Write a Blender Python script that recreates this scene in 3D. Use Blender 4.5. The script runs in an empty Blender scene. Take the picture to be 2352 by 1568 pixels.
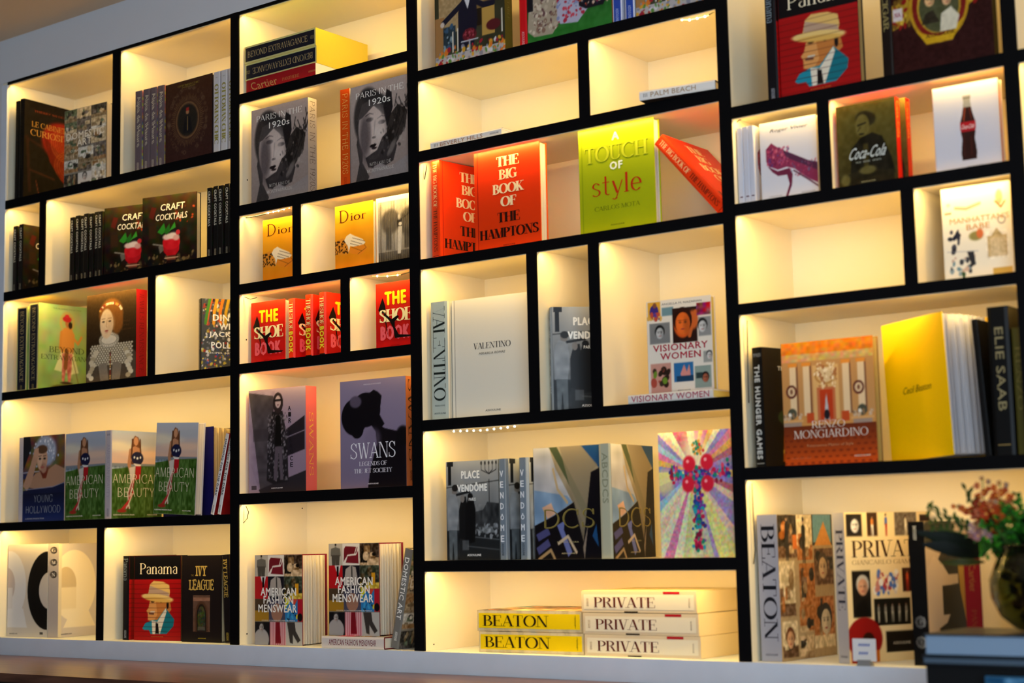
import bpy, math, random
import numpy as np
from mathutils import Matrix, Vector

# ------------------------------------------------------------------ camera
C = bpy.context.scene.collection
sc = bpy.context.scene
YAW, PITCH, ROLL = math.radians(-37.08932), math.radians(6.96724), math.radians(-1.17883)
cam = bpy.data.objects.new('camera', bpy.data.cameras.new('camera'))
C.objects.link(cam)
fw = Vector((math.sin(YAW) * math.cos(PITCH), math.cos(YAW) * math.cos(PITCH), math.sin(PITCH)))
rt = Vector((math.cos(YAW), -math.sin(YAW), 0))
up = rt.cross(fw)
r2 = rt * math.cos(ROLL) + up * math.sin(ROLL)
u2 = -rt * math.sin(ROLL) + up * math.cos(ROLL)
m = Matrix((r2, u2, -fw)).transposed().to_4x4()
m.translation = Vector((0, -4.1, 1.5))
cam.matrix_world = m
cam.data.sensor_width = 36
cam.data.lens = 3705.49782 / 2352 * 36
cam.data.clip_end = 60
cam.data.dof.use_dof = True
cam.data.dof.focus_distance = 5.75
cam.data.dof.aperture_fstop = 1.9
cam.data.dof.aperture_blades = 0
sc.camera = cam

# ------------------------------------------------------------------ light of the room
world = bpy.data.worlds.new('daylight')
sc.world = world
world.use_nodes = True
bg = world.node_tree.nodes['Background']
bg.inputs[0].default_value = (0.66, 0.83, 1.0, 1)
bg.inputs[1].default_value = 3.5
sc.view_settings.view_transform = 'Standard'
sc.view_settings.look = 'None'
sc.view_settings.gamma = 1
sc.view_settings.use_curve_mapping = False
sc.view_settings.exposure = 0.2
LED_WATTS_PER_M = 2.8
LED_COLOR = (1.0, 0.66, 0.175)

# ------------------------------------------------------------------ materials
def srgb(h):
    if isinstance(h, str):
        h = h.lstrip('#')
        v = np.array([int(h[i:i + 2], 16) / 255 for i in (0, 2, 4)])
    else:
        v = np.array(h, float)
    return v

def lin(v):
    v = np.clip(np.asarray(v, float), 0, 1)
    return np.where(v <= 0.04045, v / 12.92, ((v + 0.055) / 1.055) ** 2.4)

def new_mat(name, rough=0.5, spec=0.5, bump=0.0, bscale=200, color=None, vary=0.0, vscale=6, coat=0):
    mt = bpy.data.materials.new(name)
    mt.use_nodes = True
    nt = mt.node_tree
    b = nt.nodes['Principled BSDF']
    b.inputs['Roughness'].default_value = rough
    b.inputs['Specular IOR Level'].default_value = spec
    b.inputs['Coat Weight'].default_value = coat
    b.inputs['Coat Roughness'].default_value = .12
    if color is None:
        a = nt.nodes.new('ShaderNodeAttribute')
        a.attribute_name = 'Col'
        nt.links.new(a.outputs['Color'], b.inputs['Base Color'])
    else:
        col = (*lin(srgb(color)), 1)
        b.inputs['Base Color'].default_value = col
        if vary:
            tc = nt.nodes.new('ShaderNodeTexCoord')
            n = nt.nodes.new('ShaderNodeTexNoise')
            n.inputs['Scale'].default_value = vscale
            n.inputs['Detail'].default_value = 6
            mx = nt.nodes.new('ShaderNodeMix')
            mx.data_type = 'RGBA'
            mx.inputs[6].default_value = col
            mx.inputs[7].default_value = (*(lin(srgb(color)) * (1 - vary)), 1)
            nt.links.new(tc.outputs['Object'], n.inputs['Vector'])
            nt.links.new(n.outputs['Fac'], mx.inputs[0])
            nt.links.new(mx.outputs[2], b.inputs['Base Color'])
    if bump:
        tc = nt.nodes.new('ShaderNodeTexCoord')
        n = nt.nodes.new('ShaderNodeTexNoise')
        n.inputs['Scale'].default_value = bscale
        bp = nt.nodes.new('ShaderNodeBump')
        bp.inputs['Strength'].default_value = bump
        bp.inputs['Distance'].default_value = 0.001
        nt.links.new(tc.outputs['Object'], n.inputs['Vector'])
        nt.links.new(n.outputs['Fac'], bp.inputs['Height'])
        nt.links.new(bp.outputs['Normal'], b.inputs['Normal'])
    return mt

MAT = {
    'jacket': new_mat('glossy_print', .38, .2, .12, 90),
    'paper': new_mat('paper', .75, .2, .15, 400),
    'lacquer': new_mat('white_lacquer', .45, .3, .1, 60, '#EDE1C4', .03, 9),
    'black': new_mat('black_facing', .6, .06, .1, 120, '#0B0A0C', .2, 14),
    'ledge': new_mat('ledge_paint', .6, .25, .3, 50, '#E4EAF4', .12, 10),
    'fascia': new_mat('fascia_paint', .7, .2, .3, 40, '#DBDCE0', .05, 4),
    'ceiling': new_mat('ceiling_paint', .9, .1, .3, 20, '#E6CDAE', .06, 2),
    'floor': new_mat('floor_board', .5, .3, .2, 30, '#7A5B45', .25, 3),
    'plastic': new_mat('black_plastic', .4, .4, 0, 1, '#101010'),
    'shade_wall': new_mat('added_dim_wall', .9, .1, .1, 10, '#6A6058', .1, 2),  # kept dark so the added unseen walls reflect dimly in the covers
    'dark': new_mat('dark_blue_panel', .5, .3, .1, 30, '#2B3A47', .1, 3),
}
def wood_mat():
    mt = bpy.data.materials.new('walnut_counter')
    mt.use_nodes = True
    nt = mt.node_tree
    b = nt.nodes['Principled BSDF']
    b.inputs['Roughness'].default_value = .28
    b.inputs['Specular IOR Level'].default_value = .5
    tc = nt.nodes.new('ShaderNodeTexCoord')
    mp = nt.nodes.new('ShaderNodeMapping')
    mp.inputs['Scale'].default_value = (1.0, 14, 14)
    n = nt.nodes.new('ShaderNodeTexNoise')
    n.inputs['Scale'].default_value = 2.2
    n.inputs['Detail'].default_value = 8
    n.inputs['Distortion'].default_value = 1.2
    cr = nt.nodes.new('ShaderNodeValToRGB')
    cr.color_ramp.elements[0].position = .3
    cr.color_ramp.elements[0].color = (*lin(srgb('#2E1A13')), 1)
    cr.color_ramp.elements[1].position = .75
    cr.color_ramp.elements[1].color = (*lin(srgb('#6B4636')), 1)
    nt.links.new(tc.outputs['Object'], mp.inputs[0])
    nt.links.new(mp.outputs[0], n.inputs['Vector'])
    nt.links.new(n.outputs['Fac'], cr.inputs[0])
    nt.links.new(cr.outputs[0], b.inputs['Base Color'])
    return mt
MAT['wood'] = wood_mat()
def glow_mat(name, col, s):
    mt = bpy.data.materials.new(name)
    mt.use_nodes = True
    b = mt.node_tree.nodes['Principled BSDF']
    b.inputs['Base Color'].default_value = (*col, 1)
    b.inputs['Emission Color'].default_value = (*col, 1)
    b.inputs['Emission Strength'].default_value = s
    return mt
MAT['diode'] = glow_mat('led_diode', (1, .86, .6), 9)
MAT['tape'] = new_mat('led_tape', .5, .3, 0, 1, '#D8CDB0')

# ------------------------------------------------------------------ mesh collector
class M:
    """collects coloured faces; build() links them as one mesh object"""
    def __init__(s):
        s.v, s.c, s.f, s.n = [], [], [], 0
    def add(s, V, F, col):
        V = np.asarray(V, float).reshape(-1, 3)
        col = np.asarray(col, float)
        if col.ndim == 1:
            col = np.tile(col, (len(V), 1))
        s.v.append(V); s.c.append(lin(col))
        s.f.extend([[i + s.n for i in f] for f in F])
        s.n += len(V)
    def box(s, x0, y0, z0, x1, y1, z1, col='#FFFFFF'):
        V = [(x, y, z) for z in (z0, z1) for y in (y0, y1) for x in (x0, x1)]
        s.add(V, [(0, 2, 3, 1), (4, 5, 7, 6), (0, 1, 5, 4), (2, 6, 7, 3), (0, 4, 6, 2), (1, 3, 7, 5)], srgb(col))
    def grid(s, P, col):
        ny, nx = P.shape[:2]
        idx = np.arange(nx * ny).reshape(ny, nx)
        F = np.stack([idx[:-1, :-1], idx[:-1, 1:], idx[1:, 1:], idx[1:, :-1]], -1).reshape(-1, 4).tolist()
        s.add(P.reshape(-1, 3), F, col.reshape(-1, 3))
    def poly(s, S, pts, col, k=.0004):
        s.add([S(u, v, k) for u, v in pts], [list(range(len(pts)))], srgb(col))
    def tube(s, pts, r, col, n=6, r1=None):
        pts = [Vector(p) for p in pts]
        V, F = [], []
        for i, p in enumerate(pts):
            d = (pts[min(i + 1, len(pts) - 1)] - pts[max(i - 1, 0)]).normalized()
            a = d.orthogonal().normalized(); b = d.cross(a)
            rr = r if r1 is None else r + (r1 - r) * i / (len(pts) - 1)
            V += [p + (a * math.cos(t) + b * math.sin(t)) * rr for t in [k * 2 * math.pi / n for k in range(n)]]
        for i in range(len(pts) - 1):
            for k in range(n):
                F.append((i * n + k, i * n + (k + 1) % n, (i + 1) * n + (k + 1) % n, (i + 1) * n + k))
        F.append(tuple(range(n))[::-1]); F.append(tuple(range((len(pts) - 1) * n, len(pts) * n)))
        s.add(V, F, srgb(col))
    def lathe(s, prof, col, n=24, c=(0, 0, 0), sq=(1, 1)):
        V, F = [], []
        for r, z in prof:
            V += [(c[0] + r * math.cos(2 * math.pi * k / n) * sq[0], c[1] + r * math.sin(2 * math.pi * k / n) * sq[1], c[2] + z) for k in range(n)]
        for i in range(len(prof) - 1):
            for k in range(n):
                F.append((i * n + k, i * n + (k + 1) % n, (i + 1) * n + (k + 1) % n, (i + 1) * n + k))
        s.add(V, F, srgb(col))
    def mesh(s, name, mat, smooth=False):
        me = bpy.data.meshes.new(name)
        V = np.concatenate(s.v); Cc = np.concatenate(s.c)
        me.from_pydata(V.tolist(), [], s.f)
        at = me.color_attributes.new('Col', 'FLOAT_COLOR', 'POINT')
        at.data.foreach_set('color', np.concatenate([Cc, np.ones((len(Cc), 1))], 1).astype(np.float32).ravel())
        me.materials.append(mat)
        if smooth:
            me.shade_smooth()
        return me
    def build(s, name, mat, parent=None, smooth=False):
        return link(name, s.mesh(name, mat, smooth), parent)

def link(name, me, parent=None):
    o = bpy.data.objects.new(name, me)
    C.objects.link(o)
    if parent: o.parent = parent
    return o
def empty(name, label, cat, loc=(0, 0, 0), group=None):
    o = bpy.data.objects.new(name, None)
    C.objects.link(o)
    o.empty_display_size = .05
    o.location = loc
    return tag(o, label, cat, group)
def tag(o, label, cat, group=None):
    o['label'] = label; o['category'] = cat
    if group: o['group'] = group
    return o
def struct(name, mm, mat, parent=None):
    o = mm.build(name, mat, parent)
    if not parent: o['kind'] = 'structure'
    return o

# ------------------------------------------------------------------ lettering
def E(cx, cy, rx, ry, a0, a1, n=14):
    return [(cx + rx * math.cos(math.radians(a0 + (a1 - a0) * i / n)), cy + ry * math.sin(math.radians(a0 + (a1 - a0) * i / n))) for i in range(n + 1)]
def _glyph(ch, T, t):
    """paths of a letter: list of (points, nib width); height 1; returns (paths, advance, serifs)"""
    h = T / 2
    st = lambda x: ([(x, 0), (x, 1)], T)
    th = lambda *p: (list(p), t)
    W = {}
    if ch == 'A': return [th((.06, 0), (.36, .98)), ([(.66, 0), (.37, 1)], T), th((.16, .33), (.54, .33))], .74, [(.06, 0), (.66, 0)]
    if ch == 'B': return [st(.14), (E(.26, .755, .26, .235, 90, -90), T * .9), (E(.28, .27, .33, .26, 90, -90), T), th((.14, .99), (.28, .99)), th((.14, .525), (.3, .525)), th((.14, .01), (.3, .01))], .68, [(.14, 0), (.14, 1)]
    if ch == 'C': return [(E(.44, .5, .38, .5, 48, 312, 24), T), th((.69, .68), (.69, .99))], .78, []
    if ch == 'D': return [st(.14), (E(.3, .5, .44, .49, 90, -90, 20), T), th((.14, .99), (.32, .99)), th((.14, .01), (.32, .01))], .84, [(.14, 0), (.14, 1)]
    if ch in 'EF':
        p = [st(.14), th((.14, .99), (.58, .99)), th((.58, .99), (.58, .76)), th((.14, .52), (.46, .52)), th((.46, .4), (.46, .64))]
        if ch == 'E': p += [th((.14, .01), (.62, .01)), th((.62, .01), (.62, .26))]
        return p, .66, [(.14, 0), (.14, 1)]
    if ch == 'G': return [(E(.44, .5, .38, .5, 48, 300, 24), T), th((.69, .68), (.69, .99)), ([(.68, .05), (.68, .42)], T)], .84, [(.68, .42)]
    if ch == 'H': return [st(.14), st(.66), th((.14, .52), (.66, .52))], .8, [(.14, 0), (.14, 1), (.66, 0), (.66, 1)]
    if ch == 'I': return [st(.16)], .32, [(.16, 0), (.16, 1)]
    if ch == 'J': return [([(.36, 1), (.36, .2)], T), (E(.22, .2, .14, .2, 0, -150, 8), t * 2)], .5, [(.36, 1)]
    if ch == 'K': return [st(.14), th((.18, .4), (.62, .98)), ([(.3, .56), (.64, 0)], T)], .74, [(.14, 0), (.14, 1), (.64, 0), (.62, 1)]
    if ch == 'L': return [st(.14), th((.14, .01), (.6, .01)), th((.6, .01), (.6, .3))], .64, [(.14, 0), (.14, 1)]
    if ch == 'M': return [th((.1, 0), (.1, 1)), ([(.14, 1), (.46, 0)], T), th((.46, 0), (.78, 1)), st(.8)], .92, [(.1, 0), (.8, 0), (.8, 1), (.1, 1)]
    if ch == 'N': return [th((.1, 0), (.1, 1)), ([(.14, 1), (.66, 0)], T), th((.68, 0), (.68, 1))], .78, [(.1, 0), (.1, 1), (.68, 1)]
    if ch == 'O': return [(E(.44, .5, .37, .5, 0, 360, 32), T)], .88, []
    if ch == 'Q': return [(E(.44, .5, .37, .5, 0, 360, 32), T), ([(.4, .1), (.75, -.15)], T * .6)], .88, []
    if ch == 'P': return [st(.14), (E(.28, .73, .3, .255, 90, -90), T), th((.14, .985), (.28, .985)), th((.14, .475), (.28, .475))], .64, [(.14, 0), (.14, 1)]
    if ch == 'R': return [st(.14), (E(.28, .745, .28, .24, 90, -90), T), th((.14, .985), (.28, .985)), th((.14, .505), (.3, .505)), ([(.4, .48), (.66, 0)], T)], .74, [(.14, 0), (.14, 1), (.66, 0)]
    if ch == 'S': return [([(.52, .8)] + E(.3, .76, .2, .23, 35, 200, 10) + [(.3, .52)] + E(.3, .25, .24, .24, 50, -150, 12), T * .9), th((.53, .7), (.53, .98)), th((.06, .02), (.06, .3))], .62, []
    if ch == 'T': return [st(.35), th((.04, .99), (.66, .99)), th((.04, .99), (.04, .76)), th((.66, .99), (.66, .76))], .7, [(.35, 0)]
    if ch == 'U': return [([(.14, 1), (.14, .28)] + E(.38, .28, .24, .27, 180, 360, 12), T * .8), th((.62, .28), (.62, 1))], .76, [(.14, 1), (.62, 1)]
    if ch == 'V': return [([(.12, 1), (.36, 0)], T), th((.38, 0), (.64, 1))], .72, [(.12, 1), (.64, 1)]
    if ch == 'W': return [([(.12, 1), (.32, 0)], T), th((.34, 0), (.54, 1)), ([(.5, 1), (.72, 0)], T), th((.74, 0), (.94, 1))], 1.02, [(.12, 1), (.94, 1)]
    if ch == 'X': return [([(.12, 1), (.6, 0)], T), th((.1, 0), (.6, 1))], .7, [(.12, 1), (.6, 0), (.1, 0), (.6, 1)]
    if ch == 'Y': return [([(.1, 1), (.34, .48)], T), th((.6, 1), (.36, .48)), ([(.35, .5), (.35, 0)], T)], .68, [(.1, 1), (.6, 1), (.35, 0)]
    if ch == 'Z': return [([(.54, .98), (.1, .02)], T), th((.1, .99), (.56, .99)), th((.08, .01), (.58, .01))], .66, []
    if ch == 'a': return [([(.1, .55)] + E(.27, .52, .15, .15, 160, 0, 8) + [(.42, .02)], T), (E(.26, .2, .16, .19, 90, 360, 14), T * .8)], .52, []
    if ch in 'nm':
        p = [([(.12, 0), (.12, .66)], T), ([(.14, .5)] + E(.3, .5, .15, .17, 150, 0, 8) + [(.45, 0)], T)]
        if ch == 'm': p.append(([(.47, .5)] + E(.63, .5, .15, .17, 150, 0, 8) + [(.78, 0)], T))
        return p, (.57 if ch == 'n' else .9), [(.12, 0), (.45, 0)]
    if ch == 'i': return [([(.12, 0), (.12, .66)], T), ([(.12, .84), (.12, .94)], T)], .24, [(.12, 0)]
    if ch == 'o': return [(E(.28, .33, .21, .33, 0, 360, 20), T)], .58, []
    if ch == 'r': return [([(.12, 0), (.12, .66)], T), (E(.28, .5, .14, .16, 170, 50, 6), T * .6)], .42, [(.12, 0)]
    if ch == 's': return [([(.36, .55)] + E(.22, .5, .13, .16, 40, 200, 8) + [(.22, .35)] + E(.22, .17, .16, .17, 50, -150, 8), T * .8)], .44, []
    if ch == 't': return [([(.18, .95), (.18, .12)] + E(.28, .12, .1, .12, 180, 300, 6), T * .8), th((.04, .64), (.34, .64))], .4, []
    if ch == 'y': return [([(.08, .66), (.26, .02)], T), th((.48, .66), (.22, -.2)), (E(.14, -.2, .08, .08, 0, -160, 6), t * 2)], .52, []
    if ch == 'l': return [([(.12, 0), (.12, 1)], T)], .24, [(.12, 0)]
    if ch == 'e': return [(E(.27, .33, .19, .33, 0, 320, 20), T * .9), th((.08, .35), (.46, .35))], .54, []
    if ch == "'": return [([(.1, .8), (.12, 1)], T)], .22, []
    if ch in '-~': return [th((.05, .4), (.35, .4))], .4, []
    if ch == '1': return [([(.22, 0), (.22, 1)], T), ([(.08, .82), (.2, .98)], t)], .38, []
    if ch == '2': return [(E(.27, .74, .19, .25, 170, -20, 12) + [(.08, .02)], T * .8), ([(.06, .02), (.5, .02)], t)], .56, []
    if ch == '9': return [(E(.27, .7, .19, .29, 0, 360, 18), T), ([(.46, .7), (.44, .3), (.28, 0)], T)], .56, []
    if ch.isdigit() or ch in '.,&': return [(E(.25, .5, .2, .5, 0, 360, 16), T)], .5, []
    return [], .3, []

TXT = {}
def letters(s, font='sans', bold=0.0):
    """flat polygons of a word, normalised to x 0..1, y 0..1; returns (verts, faces, aspect)"""
    key = (s, font, bold)
    if key in TXT: return TXT[key]
    if font == 'sans':
        cu = bpy.data.curves.new('lettering', 'FONT')
        cu.body = s
        cu.resolution_u = 2
        cu.space_character = 1.0 + bold * 3
        ob = bpy.data.objects.new('lettering', cu)
        C.objects.link(ob)
        dg = bpy.context.evaluated_depsgraph_get()
        me = ob.evaluated_get(dg).to_mesh()
        V = np.array([v.co[:2] for v in me.vertices]); F = [list(p.vertices) for p in me.polygons]
        ob.evaluated_get(dg).to_mesh_clear()
        bpy.data.objects.remove(ob); bpy.data.curves.remove(cu)
    else:
        T, t, ser = {'serif': (.15, .035, .085), 'thin': (.06, .045, 0), 'paris': (.11, .05, 0), 'fat': (.24, .05, .07), 'slab': (.2, .12, .12), 'old': (.1, .045, .06)}[font]
        V, F, x = [], [], 0
        def quad(a, b, c, d):
            F.append([len(V), len(V) + 1, len(V) + 2, len(V) + 3]); V.extend([a, b, c, d])
        for ch in s:
            P, adv, srf = _glyph(ch if ch in 'anmiorstyle' and font != 'slab' and not s.isupper() else ch.upper(), T, t)
            for pts, n in P:
                for (x0, y0), (x1, y1) in zip(pts, pts[1:]):
                    if abs(y1 - y0) > 1e-4:
                        quad((x + x0 - n / 2, y0), (x + x0 + n / 2, y0), (x + x1 + n / 2, y1), (x + x1 - n / 2, y1))
                    if abs(x1 - x0) > 1e-4:
                        quad((x + x0, y0 - t / 2), (x + x1, y1 - t / 2), (x + x1, y1 + t / 2), (x + x0, y0 + t / 2))
            if ser:
                for sx, sy in srf:
                    w = ser + (T / 2 if font != 'thin' else 0)
                    yy = sy if sy < .5 else sy - t
                    quad((x + sx - w, yy), (x + sx + w, yy), (x + sx + w, yy + t), (x + sx - w, yy + t))
            x += adv + (.06 if font == 'thin' else .02)
        V = np.array(V)
    lo, hi = V.min(0), V.max(0)
    asp = (hi[0] - lo[0]) / max(hi[1] - lo[1], 1e-6)
    V = (V - lo) / np.maximum(hi - lo, 1e-6)
    TXT[key] = (V, F, asp)
    return TXT[key]

def text(mm, S, s, u, v, w, h, col, font='sans', bold=.0, rot=0, k=.0006, shear=0, slope=0):
    """word s centred at (u, v) on surface S, w wide and h high (w None = natural); rot 1 reads downward"""
    V, F, asp = letters(s, font, bold)
    if w is None: w = asp * h
    x = (V[:, 0] - .5) * w + (V[:, 1] - .5) * h * shear
    y = (V[:, 1] - .5) * h + (V[:, 0] - .5) * w * slope
    if rot == 1: x, y = y, -x
    if rot == -1: x, y = -y, x
    d = bold * 1.15 * h if font == 'sans' and bold > .004 else 0
    kk = np.zeros(len(x)) if font == 'sans' else (np.arange(len(x)) // 4 % 9) * .00002   # strokes of a letter lie a hair apart
    for n, (dx, dy) in enumerate(((0, 0), (d, 0), (-d, 0), (0, d * .7), (0, -d * .7)) if d else ((0, 0),)):
        mm.add([S(u + dx + a, v + dy + b, k + n * .00005 + q) for a, b, q in zip(x, y, kk)], F, srgb(col))

# ------------------------------------------------------------------ printed pictures, painted on a grid of coloured points
class Art:
    def __init__(s, nx=60, ny=80, c='#FFFFFF'):
        s.U, s.V = np.meshgrid(np.linspace(0, 1, nx + 1), np.linspace(0, 1, ny + 1))
        s.A = np.tile(srgb(c), (ny + 1, nx + 1, 1)).astype(float)
        s.px = 1 / max(nx, ny)
    def mix(s, m, c, a=1):
        m = (np.clip(m, 0, 1) * a)[..., None]
        c = srgb(c) if not isinstance(c, np.ndarray) or c.ndim == 1 else c
        s.A = s.A * (1 - m) + c * m
        return s
    def gr(s, c0, c1, y0=0, y1=1, x0=0, x1=1):
        t = np.clip((s.V - y0) / (y1 - y0), 0, 1)[..., None]
        m = ((s.V >= y0) & (s.V <= y1) & (s.U >= x0) & (s.U <= x1)).astype(float)
        return s.mix(m, srgb(c0) * (1 - t) + srgb(c1) * t)
    def el(s, x, y, rx, ry, c, soft=None, rot=0, a=1):
        soft = soft or s.px * .9 / min(rx, ry)
        cr, sr = math.cos(math.radians(rot)), math.sin(math.radians(rot))
        du, dv = s.U - x, s.V - y
        d = np.sqrt(((du * cr + dv * sr) / rx) ** 2 + ((-du * sr + dv * cr) / ry) ** 2)
        return s.mix((1 - d) / soft + .5, c, a)
    def ring(s, x, y, rx, ry, w, c, a=1):
        d = np.sqrt(((s.U - x) / rx) ** 2 + ((s.V - y) / ry) ** 2)
        return s.mix((w / 2 - np.abs(d - 1) * min(rx, ry)) / s.px + .5, c, a)
    def rc(s, x0, y0, x1, y1, c, a=1):
        m = np.minimum(np.minimum(s.U - x0, x1 - s.U), np.minimum(s.V - y0, y1 - s.V)) / s.px + .5
        return s.mix(m, c, a)
    def pg(s, pts, c, a=1, soft=1):
        ins = np.zeros(s.U.shape, bool); d = np.full(s.U.shape, 9.)
        for (x0, y0), (x1, y1) in zip(pts, pts[1:] + pts[:1]):
            if y0 != y1:
                cr = ((s.V < y0) != (s.V < y1)) & (s.U < (x1 - x0) * (s.V - y0) / (y1 - y0) + x0)
                ins ^= cr
            L = (x1 - x0) ** 2 + (y1 - y0) ** 2 + 1e-9
            t = np.clip(((s.U - x0) * (x1 - x0) + (s.V - y0) * (y1 - y0)) / L, 0, 1)
            d = np.minimum(d, np.hypot(s.U - x0 - t * (x1 - x0), s.V - y0 - t * (y1 - y0)))
        return s.mix(np.where(ins, d, -d) / s.px / soft + .5, c, a)
    def ln(s, pts, w, c, a=1):
        d = np.full(s.U.shape, 9.)
        for (x0, y0), (x1, y1) in zip(pts, pts[1:]):
            L = (x1 - x0) ** 2 + (y1 - y0) ** 2 + 1e-9
            t = np.clip(((s.U - x0) * (x1 - x0) + (s.V - y0) * (y1 - y0)) / L, 0, 1)
            d = np.minimum(d, np.hypot(s.U - x0 - t * (x1 - x0), s.V - y0 - t * (y1 - y0)))
        return s.mix((w / 2 - d) / s.px + .5, c, a)
    def ns(s, amp, fx, fy=None, seed=1, mono=True, box=None):
        fy = fy or fx
        rg = np.random.RandomState(seed)
        g = rg.rand(int(fy) + 2, int(fx) + 2, 1 if mono else 3) - .5
        x, y = s.U * fx, s.V * fy
        i, j = np.minimum(x.astype(int), int(fx)), np.minimum(y.astype(int), int(fy))
        a, b = (x - i)[..., None], (y - j)[..., None]
        n = g[j, i] * (1 - a) * (1 - b) + g[j, i + 1] * a * (1 - b) + g[j + 1, i] * (1 - a) * b + g[j + 1, i + 1] * a * b
        if box:
            n = n * (((s.U > box[0]) & (s.V > box[1]) & (s.U < box[2]) & (s.V < box[3])).astype(float))[..., None]
        s.A = np.clip(s.A + n * 2 * amp, 0, 1)
        return s
    def face(s, x, y, r, skin='#C99A7A', hair='#4A2E1E', asp=.75, hat=None):
        rx = r * .74
        s.el(x, y + r * .25, rx * 1.3, r * 1.15 * asp, hair)
        s.el(x, y, rx, r * asp, skin)
        for q in (-.36, .36):
            s.el(x + q * rx, y + .12 * r * asp, rx * .2, r * .08, '#2A1A14')
            s.el(x + q * rx, y + .3 * r * asp, rx * .26, r * .035, hair, a=.8)
        s.ln([(x + .02 * rx, y + .1 * r * asp), (x + .12 * rx, y - .2 * r * asp), (x - .03 * rx, y - .24 * r * asp)], r * .05, '#8A5A44', .6)
        s.el(x - .3 * rx, y - .05 * r, rx * .5, r * .6 * asp, np.clip(srgb(skin) * 1.15, 0, 1), .9, a=.5)
        s.el(x + .55 * rx, y - .1 * r, rx * .4, r * .8 * asp, srgb(skin) * .7, .9, a=.5)
        s.el(x, y - .48 * r * asp, rx * .26, r * .055, '#9A3A34')
        return s
    def blobs(s, n, r0, r1, cols, seed=3, box=(0, 0, 1, 1), a=1):
        rg = random.Random(seed)
        for _ in range(n):
            r = rg.uniform(r0, r1)
            s.el(rg.uniform(box[0], box[2]), rg.uniform(box[1], box[3]), r, r * rg.uniform(.5, 1), rg.choice(cols), rot=rg.uniform(0, 180), a=a)
        return s
    def photo(s, x0, y0, x1, y1, seed, cols=None):
        """a small picture tile: ground, background, a figure or furniture-like shapes"""
        rg = random.Random(seed)
        cols = cols or ['#2A2622', '#8C7B66', '#C9B79A', '#5A5048', '#E6DCCB', '#6F4A30']
        A0 = s.A.copy()
        w, h = x1 - x0, y1 - y0
        s.rc(x0, y0, x1, y1, rg.choice(cols))
        s.rc(x0, y0, x1, y0 + h * rg.uniform(.2, .45), rg.choice(cols))
        for _ in range(4):
            a, b = x0 + w * rg.uniform(0, .7), y0 + h * rg.uniform(.05, .6)
            s.rc(a, b, a + w * rg.uniform(.1, .4), b + h * rg.uniform(.1, .4), rg.choice(cols))
        for _ in range(3):
            s.el(x0 + w * rg.uniform(.2, .8), y0 + h * rg.uniform(.3, .8), w * rg.uniform(.06, .18), h * rg.uniform(.08, .22), rg.choice(cols))
        s.ns(.16, 40, 50, seed)
        m = np.minimum(np.minimum(s.U - x0, x1 - s.U), np.minimum(s.V - y0, y1 - s.V)) / s.px + .5
        m = np.clip(m, 0, 1)[..., None]
        s.A = A0 * (1 - m) + s.A * m
        return s
    def person(s, x, y, h, top='#222222', legs='#222222', skin='#B08A70', w=.18):
        s.el(x, y + h * .92, h * .055, h * .07, skin)
        s.el(x, y + h * .96, h * .06, h * .05, '#2A1E18')
        s.pg([(x - h * w * .6, y + h * .5), (x - h * w * .55, y + h * .8), (x, y + h * .86), (x + h * w * .55, y + h * .8), (x + h * w * .6, y + h * .5)], top)
        s.pg([(x - h * w * .5, y + h * .55), (x + h * w * .5, y + h * .55), (x + h * w * .4, y), (x + .02 * h, y), (x, y + h * .4), (x - .02 * h, y), (x - h * w * .4, y)], legs)
        return s
    def bw(s):
        g = s.A.mean(-1, keepdims=True)
        s.A = np.repeat(g, 3, -1)
        return s
    def put(s, mm, S, u0, v0, u1, v1, k=.0003):
        ny, nx = s.U.shape
        P = np.empty((ny, nx, 3))
        for j in range(ny):
            vv = v0 + (v1 - v0) * s.V[j, 0]
            for i in range(nx):
                P[j, i] = S(u0 + (u1 - u0) * s.U[j, i], vv, k)
        mm.grid(P, s.A)
# ------------------------------------------------------------------ book covers
class Page:
    """one printed face of a book; all coordinates are fractions of its width and height"""
    def __init__(s, mm, S, w, h): s.m, s.S, s.w, s.h = mm, S, w, h
    def art(s, a, u0=0, v0=0, u1=1, v1=1, k=.0003): a.put(s.m, s.S, u0 * s.w, v0 * s.h, u1 * s.w, v1 * s.h, k)
    def t(s, txt, u, v, w, h, col, font='sans', bold=0, rot=0, shear=0, k=.0007, slope=0):
        if rot: text(s.m, s.S, txt, u * s.w, v * s.h, None if w is None else w * s.h, h * s.w, col, font, bold, rot, k, shear, slope)
        else: text(s.m, s.S, txt, u * s.w, v * s.h, None if w is None else w * s.w, h * s.h, col, font, bold, rot, k, shear, slope)
    def rc(s, a, b, c, d, col, k=.0005): s.m.poly(s.S, [(a * s.w, b * s.h), (c * s.w, b * s.h), (c * s.w, d * s.h), (a * s.w, d * s.h)], col, k)
    def pl(s, pts, col, k=.0005): s.m.poly(s.S, [(a * s.w, b * s.h) for a, b in pts], col, k)
    def imprint(s, u=.5, v=.03, col='#DDDDDD', w=.16, h=.012): s.t('ASSOULINE', u, v, w, h, col, bold=.02)

def sp_imprint(p, col, v=.07): p.t('ASSOULINE', .5, v, .09, .32, col, bold=.02, rot=1)

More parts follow.
